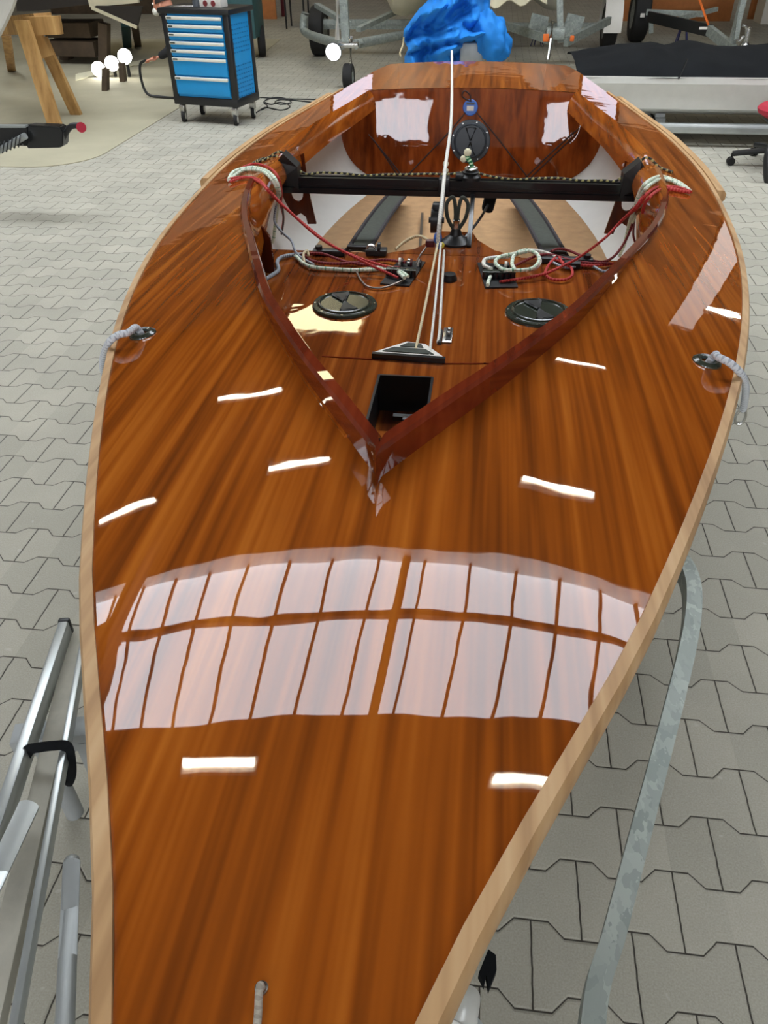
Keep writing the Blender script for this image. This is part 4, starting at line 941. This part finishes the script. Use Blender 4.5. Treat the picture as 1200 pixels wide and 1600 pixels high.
# trailer 2
t2 = thing('boat_trailer', 'galvanised trailer with white mudguard and orange reflectors, right of the blue tarpaulin', 'trailer', tuple(at(872, 100, 0)))
bm = NB(); bar(bm, aty(770, 33, 12.4), aty(862, 63, 10.8), .05, .09); bar(bm, aty(884, 66, 10.8), aty(952, 32, 12.4), .05, .09); finish('frame_rail', bm, 'galv', t2)
bm = NB(); bar(bm, aty(874, -20, 10.9), aty(876, 66, 10.9), .10, .07); box(bm, aty(868, 52, 10.8), (.22, .16, .12), bev=.02); finish('winch_post', bm, 'galv', t2)
bm = NB(); tube(bm, [aty(864, 32, 10.7), aty(861, 60, 10.7), aty(856, 94, 10.6)], .022, 12, 0); finish('prop_stand', bm, 'steel', t2)
bm = NB(); box(bm, aty(853, 59, 10.7), (.07, .02, .08), bev=.01); box(bm, aty(894, 60, 10.7), (.05, .02, .06), bev=.01); finish('reflector', bm, 'orange', t2)
wheel(t2, Vector((1.70, 13.1, .30)), .30, .19); wheel(t2, Vector((-.25, 13.1, .30)), .30, .19)
bm = NB(); w_ = .12
grid(bm, lambda a, v: Vector((1.70+v*w_, 13.1+.36*math.cos(a), .30+.36*math.sin(a))), lin(-.1, 3.3, 14), lin(-1, 1, 5)); solidify(bm, thickness=.01); finish('mudguard', bm, 'card', t2)
bm = NB(); bar(bm, (-.2, 13.1, .3), (1.6, 13.1, .3), .06); 
for x in (840, 895): p = aty(x, 42, 11.6); box(bm, p, (.22, .03, .26), Matrix.Rotation(.2, 4, 'Y'))
finish('axle', bm, 'galv', t2)
bm = hullmesh('x', None, .82, 11.1, 4.2, 1.7, .52, 1.5, 'greyhull', .15); tag(finish('moored_boat', bm, 'greyhull', org=(.8, 11.6, .5), smooth=60), 'grey white boat on the trailer right of the blue tarpaulin', 'boat')
bm = NB(); grid(bm, lambda t, v: aty(765+90*t, -20+ (28+6*math.sin(t*14))*v-8*t*v, 11.0)+Vector((0, .2*(1-v), 0)), lin(0, 1, 14), lin(0, 1, 4)); solidify(bm, thickness=.01)
tag(finish('boat_cover', bm, 'cream', org=aty(800, 0, 11)), 'cream canvas cover edge hanging over the grey white boat', 'cover')
# trailer 3
t3 = thing('boat_trailer', 'dark trailer with black drawbar and orange strap, top right corner', 'trailer', tuple(at(1140, 90, 0)))
bm = NB(); bar(bm, aty(1014, 26, 13.2), aty(1110, 48, 11.6), .05, .13); finish('black_drawbar', bm, 'black', t3)
bm = NB(); box(bm, aty(1099, 44, 11.62), (.10, .01, .03)); finish('maker_plate', bm, 'card', t3)
bm = NB(); bar(bm, aty(1108, 47, 11.6), aty(1146, 78, 10.8), .06, .11); bar(bm, aty(1010, 19, 13.4), aty(1100, 22, 13.2), .05, .07); bar(bm, aty(1120, 14, 13), aty(1060, 30, 12.6), .05, .05); finish('frame_rail', bm, 'galv', t3)
bm = NB(); bar(bm, aty(1166, -20, 10.9), aty(1142, 74, 10.9), .10, .06); bar(bm, aty(1156, 20, 10.8), aty(1150, 62, 10.8), .05, .05); finish('winch_post', bm, 'galv', t3)
bm = NB(); tube(bm, [aty(1151, 62, 10.7), aty(1156, 64, 10.7), aty(1160, 58, 10.7), aty(1163, 58, 10.7)], .015, 8, 4); tube(bm, [aty(1160, 40, 10.7), aty(1166, 42, 10.7), aty(1166, 50, 10.7)], .014, 8, 4); lathe(bm, aty(1163, 76, 10.7), (0, 0, 1), [(.07, -.02), (.06, .03), (.035, .06), (.03, .2), (0, .22)], 16); finish('jockey_wheel', bm, 'steel', t3)
bm = NB(); bar(bm, aty(1086, -20, 11.8), aty(1108, 42, 11.6), .035, .01); finish('ratchet_strap', bm, 'orange', t3)
wheel(t3, Vector((2.22, 14.0, .36)), .36, .24); wheel(t3, Vector((4.3, 13.2, .36)), .36, .24)
bm = NB(); box(bm, aty(1004, 24, 13.6), (.06, .02, .05)); finish('white_label', bm, 'card', t3)
bm = NB(); bar(bm, aty(1017, 24, 13.5), aty(1017, 52, 13.5), .06); finish('side_leg', bm, 'galv', t3)
bm = hullmesh('x', None, 3.5, 12.0, 4.0, 1.8, .62, 1.5, 'greyhull', .1); tag(finish('moored_boat', bm, 'cream', org=(3.5, 12.5, .6), smooth=60), 'dull cream boat on the dark trailer, top right', 'boat')
for x, y, tx in ((838, 72, 'small dark blue jack stand under the middle trailer'), (1063, 66, 'dark blue jack stand under the dark trailer at the right')):
    p = at(x, y, 0); h = .22 if x < 900 else .30; bm = NB()
    for a in lin(0, 5.5, 4)[:4]: bar(bm, p+Vector((.10*math.cos(a), .10*math.sin(a), .004)), p+Vector((.02*math.cos(a), .02*math.sin(a), h)), .05, .012)
    cyl(bm, p+Vector((0, 0, h*.5)), p+Vector((0, 0, h+.06)), .025); tag(finish('jack_stand', bm, 'bluejack', org=p), tx, 'jack stand')
# blue tarpaulin bundle
YT_ = 8.4
bm = NB()
outl = [(632, 110), (632, 88), (638, 76), (630, 62), (631, 46), (640, 34), (656, 12), (668, 4), (672, -30)]; outr = [(742, 110), (728, 88), (748, 74), (762, 62), (772, 52), (768, 36), (765, 20), (766, 4), (768, -30)]
def tarp(t, v):
    i = min(int(t*8), 7); f = t*8-i
    l = [outl[i][k]*(1-f)+outl[i+1][k]*f for k in (0, 1)]; r = [outr[i][k]*(1-f)+outr[i+1][k]*f for k in (0, 1)]
    x = l[0]*(1-v)+r[0]*v; y = l[1]*(1-v)+r[1]*v
    n = noise.noise(Vector((v*2.1+t*1.6, t*4.2-v*2.5, 1.3)))*.34+noise.noise(Vector((v*9+t*3, t*3.5-v*5, 7)))*.10+abs(noise.noise(Vector((v*3.4-t*3.2, t*2.2+v*2.2, 3))))*-.40+abs(noise.noise(Vector((v*6+t*4, t*5-v*3, 8))))*.16
    dep = -.34*math.sin(math.pi*min(1, max(0, v)))**.6
    return aty(x, y, YT_+dep+.3+n)
rows = grid(bm, tarp, lin(0, 1, 56), lin(0, 1, 56))
bk = grid(bm, lambda t, v: tarp(t, v*.98+.01)*1.0+Vector((0, .75-.5*abs(v-.5), 0)), lin(0, 1, 16), lin(0, 1, 12))
blue_t = finish('tarpaulin', bm, 'tarp', org=at(690, 100, .3), smooth=80); tag(blue_t, 'crumpled bright blue tarpaulin behind the stern', 'tarpaulin')
bm = NB()
def lump(a, b):
    d = Vector((math.cos(a)*math.cos(b), math.sin(a)*math.cos(b), math.sin(b))); n = noise.noise(d*2.1)*.22+abs(noise.noise(d*3.5+Vector((4, 1, 2))))*-.22
    r = 1+n; return aty(768, 58, YT_-.05)+Vector((d.x*.19*r, d.y*.16*r, d.z*.20*r-.09*d.x))
grid(bm, lump, lin(0, 6.2832, 40), lin(-1.57, 1.57, 24)); bmesh.ops.remove_doubles(bm, verts=bm.verts, dist=.001); finish('hanging_fold', bm, 'tarp', blue_t, smooth=80)
bm = NB(); box(bm, aty(737, 86, YT_), (.22, .15, .22), bev=.03); u = finish('grey_bracket', bm, 'alumat', org=aty(737, 86, YT_)); tag(u, 'grey metal bracket under the blue tarpaulin', 'bracket')
bm = NB(); p = aty(737, 95, YT_); cyl(bm, p, (p.x, p.y+.1, 0.0), .04); finish('bracket_post', bm, 'alumat', u)
rope('tarp_tie', [aty(631, 58, 8.3), aty(629, 72, 8.3), aty(625, 82, 8.25), aty(626, 88, 8.25)], .008, 'r_cream', 'short cord with white toggle hanging left of the blue tarpaulin', 'cord')

# ------------------------------------------------------------------ white boat with black cover, right
YW = 7.35
wb = thing('covered_boat', 'long white boat under a black cover on an aluminium trailer, right behind the dinghy', 'boat', tuple(at(1100, 215, .0)))
def W_(x, y): return aty(x, y, YW)
zr = W_(1100, 120).z; zl_ = W_(1100, 131).z; zbm = W_(1100, 176).z; zk_ = W_(1100, 186).z
bm = NB(); xa, xb = W_(905, 120).x, 5.6
def wbf(t, v):
    x = xa+(xb-xa)*t; tap = min(1, .15+t*1.6) if t < .55 else 1
    prof = [(0, zr), (-.03, zr-.0), (-.03, zl_), (.0, zl_-.005), (.02, zbm+.02), (.05, zbm), (.2, zk_), (.7*tap, zk_-.01), (1.2*tap, zbm), (1.3*tap, zr)]
    p = prof[v]; return Vector((x, YW+p[0], p[1]))
grid(bm, wbf, lin(0, 1, 30), list(range(10))); hb = finish('hull_shell', bm, 'white', wb, smooth=30)
bm = NB()
def cv(t, v):
    x = xa-.02+(xb-xa)*t; seam = min(1, abs(((x-1.42)/.92) % 1-.5)*-2+1)
    zt_ = W_(1100, 86).z+.02*math.sin(x*5); s = max(0, math.sin(math.pi*v)); puff = .75+.25*min(1, (min(((x-1.62)/1.05) % 1, 1-((x-1.62)/1.05) % 1))*9)
    h = (zt_-zr)*s**.45*puff; rise = min(1, .45+t*6)
    return Vector((x, YW-.03+1.3*v+.015*noise.noise(Vector((x*3, v*4, 0))), zr-.01+h*rise+(.025*noise.noise(Vector((x*2.5, v*3, 5)))+.02*abs(noise.noise(Vector((x*7+v*4, v*5, 9)))))*s))
grid(bm, cv, lin(0, 1, 90), lin(0, 1, 20)); cvo = finish('black_cover', bm, 'cover', wb, smooth=70)
for x in (1.62, 2.67):
    bm = NB(); bar(bm, (x+.02, YW-.045, zr+.13), (x-.02, YW-.045, zr-.01), .03, .008); finish('cover_strap', bm, 'black', cvo)
zA = W_(1100, 193).z; zB = W_(1100, 208).z
bm = NB(); box(bm, ((xa+xb)/2+.1, YW, (zA+zB)/2), (xb-xa, .05, zA-zB), bev=.004); box(bm, ((xa+xb)/2+.1, YW-.027, zA-.03), (xb-xa, .006, .012)); box(bm, ((xa+xb)/2+.1, YW+.9, (zA+zB)/2), (xb-xa, .05, zA-zB)); finish('trailer_beam', bm, 'alu', wb)
bm = NB()
for x in (2.9, 4.6): box(bm, (x, YW+.45, .1), (.08, .9, .19)); box(bm, (x, YW+.5, (zA+zk_)/2), (.08, .7, max(.03, zk_-zA+.02)))
box(bm, (1.55, YW+.5, .1), (.08, .8, .19)); box(bm, (1.55, YW+.5, (zA+zk_)/2), (.08, .7, max(.03, zk_-zA+.02)))
finish('trailer_block', bm, 'alumat', wb)
# ------------------------------------------------------------------ red office chair at the right edge
pc0 = at(1140, 258, 0); oc = thing('office_chair', 'red office chair with black five-star base at the right edge', 'chair', (2.30, 6.85, 0))
cc = Vector((2.36, 6.75, 0))
zs = aty(1168, 178, 6.6).z
bm = NB(); lathe(bm, cc+Vector((0, 0, zs-.05)), (0, 0, 1), [(0, 0), (.18, .0), (.235, .03), (.245, .06), (.22, .085), (.12, .095), (0, .095)], 28); finish('seat', bm, 'red', oc)
bm = NB(); box(bm, cc+Vector((0, 0, zs-.07)), (.3, .3, .04), bev=.01); finish('seat_plate', bm, 'black', oc)
bm = NB(); cyl(bm, cc+Vector((0, 0, .08)), cc+Vector((0, 0, zs-.06)), .03); finish('gas_column', bm, 'black', oc)
bm = NB(); box(bm, cc+Vector((.28, .0, zs+.4)), (.05, .4, .42), bev=.03); finish('backrest', bm, 'red', oc); bm = NB(); bar(bm, cc+Vector((.1, 0, zs-.06)), cc+Vector((.27, 0, zs+.3)), .05, .02); finish('back_bracket', bm, 'black', oc)
a0 = math.atan2(pc0.y-cc.y, pc0.x-cc.x)
for k in range(5):
    a = a0+k*2*math.pi/5; d = Vector((math.cos(a), math.sin(a), 0)); L_ = (pc0-cc).length
    bm = NB(); bar(bm, cc+Vector((0, 0, .13)), cc+d*L_+Vector((0, 0, .085)), .045, .035, .006); lg = finish('base_arm', bm, 'black', oc)
    bm = NB(); n_ = Vector((-d.y, d.x, 0)); p = cc+d*L_+Vector((0, 0, .030)); 
    for s in (-1, 1): cyl(bm, p+n_*s*.008, p+n_*s*.024, .030, n=18)
    cyl(bm, p, p+Vector((0, 0, .06)), .008); finish('castor', bm, 'rubber', lg)
bm = NB(); q = aty(1201, 240, 6.0); tube(bm, [aty(1206, 225, 6.35), aty(1199, 245, 6.3), aty(1199, 280, 6.28), aty(1208, 303, 6.3)], .025, 12, 6); tag(finish('black_wheel_rim', bm, 'black', org=(q.x, q.y, 0)), 'edge of a black wheel cut off by the right border', 'wheel')

# ------------------------------------------------------------------ far left: dark boat on timber stack, lamps, worker
bm = NB(); bar(bm, aty(82, 44, 11.6), aty(152, 44, 11.6), .5, .17, .01); s1 = finish('timber_baulk', bm, 'oldwood', org=aty(110, 45, 11.6)); tag(s1, 'dark timber baulk, upper one behind the sawhorse', 'timber', 'stacked baulks under the dark boat')
bm = NB(); bar(bm, aty(84, 72, 11.55), aty(158, 74, 11.55), .45, .18, .01); tag(finish('timber_baulk', bm, 'oldwood', org=aty(110, 70, 11.5)), 'brown timber baulk, lower one behind the sawhorse', 'timber', 'stacked baulks under the dark boat')
bm = NB(); p = aty(160, 88, 11.3); bar(bm, aty(163, 36, 11.3), (p.x, p.y, .0), .12, .12); tag(finish('timber_post', bm, 'oldwood', org=(p.x, p.y, 0)), 'upright weathered post at the end of the timber stack', 'post')
bm = NB(); p = aty(104, 90, 11.8); bar(bm, aty(104, 60, 11.8), (p.x, p.y, .0), .2, .12); tag(finish('timber_post', bm, 'oldwood', org=(p.x, p.y, 0)), 'dark post carrying the left end of the timber stack', 'post')
bm = NB()
pts = [(26, -30), (26, 18), (60, 17), (110, 10), (146, 6), (180, 6), (215, 4), (215, -30)]
prism(bm, [aty(x, y, 11.0) for x, y in pts], (0, 1.5, .1)); db = finish('dark_boat', bm, 'darkhull', org=aty(110, 5, 11)); tag(db, 'dark upturned boat resting on timbers, top left', 'boat')
bm = NB(); prism(bm, [aty(144, 12, 10.8), aty(150, 9, 10.8), aty(222, 10, 10.8), (aty(214, 42, 10.8))], (0, .04, 0)); finish('dark_skeg', bm, 'darkhull', db)
bm = NB(); bar(bm, aty(143, 12, 10.78), aty(214, 43, 10.78), .02, .035); bar(bm, aty(140, 5, 10.85), aty(216, -2, 10.85), .05, .08); finish('pale_edge', bm, 'cream', db)
for x0, x1, yb0, w, m_, tx in ((196, 199, 74, .12, 'greencab', 'dark green grey trestle leg under the dark boat'), (210, 216, 72, .1, 'oldwood', 'brown trestle leg right of the green grey one')):
    p = at(x1, yb0, 0); bm = NB(); bar(bm, aty(x0, 38, 11.9), p, w, .06); tag(finish('trestle_leg', bm, m_, org=p), tx, 'leg')
for (x, y, yf, r, tx) in ((154, 108, 142, 12, 'front left of three bright work lights on the floor'), (175, 99, 142, 12, 'middle one of three bright work lights on the floor'), (195, 88, 130, 13, 'rear right of three bright work lights on the floor')):
    p = aty(x, y, 10.4); L_ = thing('work_light', tx, 'work light', (p.x, p.y, 0), 'work lights on the floor')
    bm = NB(); lathe(bm, p, (.25, -1, .1), [(.05, -.05), (.085, .0), (.088, .01)], 20); finish('lamp_head', bm, 'black', L_)
    bm = NB(); lathe(bm, p, (.25, -1, .1), [(.084, .008), (0, .014)], 20); finish('lamp_glass', bm, 'spot', L_)
    bm = NB(); cyl(bm, (p.x, p.y+.03, .0), (p.x, p.y+.03, p.z-.04), .02); finish('lamp_stand', bm, 'black', L_)
for x, y0_, y1_, tx in ((165, 107, 142, 'short wooden stake in front of the left work light'), (190, 98, 128, 'short dark wooden stake between the work lights')):
    p = at(x+ (3 if x > 180 else 0), y1_, 0); t0 = aty(x, y0_, p.y); bm = NB(); bar(bm, t0, p+Vector((0, 0, .0)), .085, .06); tag(finish('wooden_stake', bm, 'oldwood', org=p), tx, 'stake')
bm = NB(); 
grid(bm, lambda t, v: at(118+122*t, 121-26*t+10*v*(1-.5*t)-5, .01)+Vector((0, 0, .02*abs(noise.noise(Vector((t*9, v*5, 1)))))), lin(0, 1, 24), lin(0, 1, 8)); solidify(bm, thickness=.006)
tag(finish('dust_sheet', bm, 'knotw', org=at(180, 112, 0)), 'pale crumpled sheet on the floor beneath the work lights', 'sheet')

# worker crouching behind the tool trolley
def skin_body(name, joints, bones, mat, parent, lvl=2):
    me = bpy.data.meshes.new(name); me.from_pydata([Vector(j[0])-Vector(parent['_o']) for j in joints], bones, []); o = bpy.data.objects.new(name, me); COL.objects.link(o); o.parent = parent; o['_o'] = parent['_o']
    sk = o.modifiers.new('skin', 'SKIN'); 
    for i, j in enumerate(joints): me.skin_vertices[0].data[i].radius = (j[1], j[1] if len(j) < 3 else j[2])
    me.skin_vertices[0].data[0].use_root = True
    s = o.modifiers.new('sub', 'SUBSURF'); s.levels = lvl; s.render_levels = lvl; me.materials.append(M[mat]); o.modifiers['skin'].use_smooth_shade = True
    return o
WX, WY = -3.10, 9.35
pr_ = thing('person', 'person in dark workwear and mask crouching behind the tool trolley', 'person', (WX, WY, 0))
def w3(x, y, z): return Vector((WX+x, WY+y, z))
J = [(w3(.05, .05, .30), .14), (w3(.0, .03, .46), .14), (w3(-.12, .0, .60), .15, .12), (w3(-.19, -.01, .68), .065), (w3(-.25, -.02, .76), .055),
     (w3(-.16, -.20, .62), .065), (w3(-.22, -.26, .46), .05), (w3(-.36, -.24, .40), .038),
     (w3(-.16, .18, .62), .065), (w3(-.30, .22, .48), .05), (w3(-.40, .10, .38), .038),
     (w3(.02, -.13, .27), .10), (w3(-.20, -.15, .34), .08), (w3(-.12, -.15, .07), .05), (w3(-.22, -.15, .045), .04),
     (w3(.02, .15, .27), .10), (w3(-.22, .20, .10), .08), (w3(.10, .22, .07), .05), (w3(.22, .22, .06), .04)]
Bn = [(0, 1), (1, 2), (2, 3), (3, 4), (2, 5), (5, 6), (6, 7), (2, 8), (8, 9), (9, 10), (0, 11), (11, 12), (12, 13), (13, 14), (0, 15), (15, 16), (16, 17), (17, 18)]
skin_body('body', J, Bn, 'cloth', pr_)
hc = w3(-.30, -.03, .85)
bm = NB(); g = bmesh.ops.create_uvsphere(bm, u_segments=24, v_segments=18, radius=.1)
for v in bm.verts:
    c = v.co; c.y *= .80; c.z *= 1.15; c.x *= 1.0
    if c.x < -.06 and abs(c.y) < .03 and -.03 < c.z < .02: c.x -= .022*(1-abs(c.y)/.03)
    if c.z < -.05: c.y *= .85
bmesh.ops.transform(bm, matrix=Matrix.Rotation(-.45, 4, 'Y'), verts=bm.verts); bmesh.ops.translate(bm, vec=hc, verts=bm.verts)
hd_ = finish('head', bm, 'skin', pr_)
bm = NB()
for s in (-1, 1): sphere(bm, hc+Vector((-.0, s*.082, -.005)), .022, sc=(.8, .4, 1.3))
finish('ear', bm, 'skin', hd_)
bm = NB(); g = bmesh.ops.create_uvsphere(bm, u_segments=24, v_segments=14, radius=.108); bmesh.ops.scale(bm, vec=(1.02, .86, 1.1), verts=bm.verts)
bmesh.ops.delete(bm, geom=[v for v in bm.verts if v.co.z < .02 or (v.co.x < -.055 and v.co.z < .06)], context='VERTS'); bmesh.ops.transform(bm, matrix=Matrix.Rotation(-.3, 4, 'Y'), verts=bm.verts); bmesh.ops.translate(bm, vec=hc+Vector((.006, 0, .004)), verts=bm.verts); finish('hair', bm, 'hair', hd_)
bm = NB(); sphere(bm, hc+Vector((-.078, -.012, -.058)), .05, sc=(.9, 1, .8)); finish('dust_mask', bm, 'alustrip', hd_)
bm = NB()
for s in (-1, 1): sphere(bm, hc+Vector((-.092, s*.032-.004, .012)), .013)
finish('eye', bm, 'card', hd_)
for s, base in ((-1, w3(-.39, -.24, .39)), (1, w3(-.43, .09, .37))):
    j = [(base, .028, .020), (base+Vector((-.06, 0, -.01)), .034, .018)]; b = [(0, 1)]
    for f, (dy, ln) in enumerate(((-.030, .068), (-.010, .078), (.010, .074), (.028, .058))):
        k = len(j); p = base+Vector((-.065, dy, -.012)); j += [(p, .010), (p+Vector((-ln*.5, 0, -.008)), .009), (p+Vector((-ln*.72, 0, -.035)), .008)]; b += [(1, k), (k, k+1), (k+1, k+2)]
    k = len(j); j += [(base+Vector((-.03, -s*.03, .0)), .011), (base+Vector((-.07, -s*.048, -.02)), .009)]; b += [(0, k), (k, k+1)]
    skin_body('hand', j, b, 'skin', pr_, 1)
rope('air_hose', [w3(-.50, -.24, .37), w3(-.58, -.24, .33), w3(-.60, -.24, .2), w3(-.56, -.24, .05), w3(-.4, -.25, .02), w3(-.1, -.3, .02), w3(.3, -.2, .02)], .014, 'black', 'black hose held by the crouching person', 'hose')

# teal cabinet behind trolley, stools, boards
p = at(400, 95, 0); tcx = thing('teal_cabinet', 'dark teal wheeled cabinet behind the blue tool trolley', 'cabinet', (p.x, p.y, 0))
bm = NB(); box(bm, (p.x-.22, p.y+.25, .62), (.50, .5, .72), bev=.01); finish('body', bm, 'greencab', tcx)
bm = NB(); box(bm, (p.x-.22, p.y+.25, 1.0), (.56, .56, .04), bev=.01); finish('top', bm, 'black', tcx)
pw = at(410, 90, 0); wheel(tcx, Vector((pw.x-.02, pw.y+.1, .19)), .19, .1, (1, .3, 0)); wheel(tcx, Vector((pw.x-.45, pw.y+.1, .19)), .19, .1, (1, .3, 0))
p = at(448, 45, 0); st_ = thing('stool', 'black stool with thin legs by the far wall, left', 'stool', (p.x, p.y, 0))
bm = NB(); box(bm, (p.x+.15, p.y+.2, .62), (.5, .45, .05), bev=.02); finish('seat', bm, 'black', st_)
for a, b in ((0, 0), (.32, 0), (0, .4), (.32, .4)):
    bm = NB(); cyl(bm, (p.x+a, p.y+b, .0), (p.x+a, p.y+b, .62), .016, n=8); finish('leg', bm, 'black', st_)
def board(x0, x1, ybot, h, mat, tx, name='wall_board', th=.06):
    a, b = at(x0, ybot, 0), at(x1, ybot, 0); bm = NB(); box(bm, ((a.x+b.x)/2, (a.y+b.y)/2+th/2, h/2), (b.x-a.x, th, h), bev=.004); tag(finish(name, bm, mat, org=((a.x+b.x)/2, (a.y+b.y)/2, 0)), tx, 'board')
board(410, 432, 30, 1.2, 'orangewood', 'orange brown board standing at the back beside the stool')
board(440, 446, 26, 1.2, 'maroon', 'narrow dark red brown board at the back')
board(960, 1140, 33, .9, 'orangewood', 'long low orange brown board at the back right, behind the trailers')
board(1168, 1186, 30, 1.3, 'orangewood', 'upright orange brown board at the back, far right')
board(1188, 1240, 38, 1.4, 'card', 'pale cupboard front at the far right', 'pale_cupboard', .5)
board(80, 240, 22, .5, 'oldwood', 'long dark timber lying far behind the dark boat', 'far_timber', .2)
for o in list(bpy.data.objects):
    if '_o' in o: del o['_o']
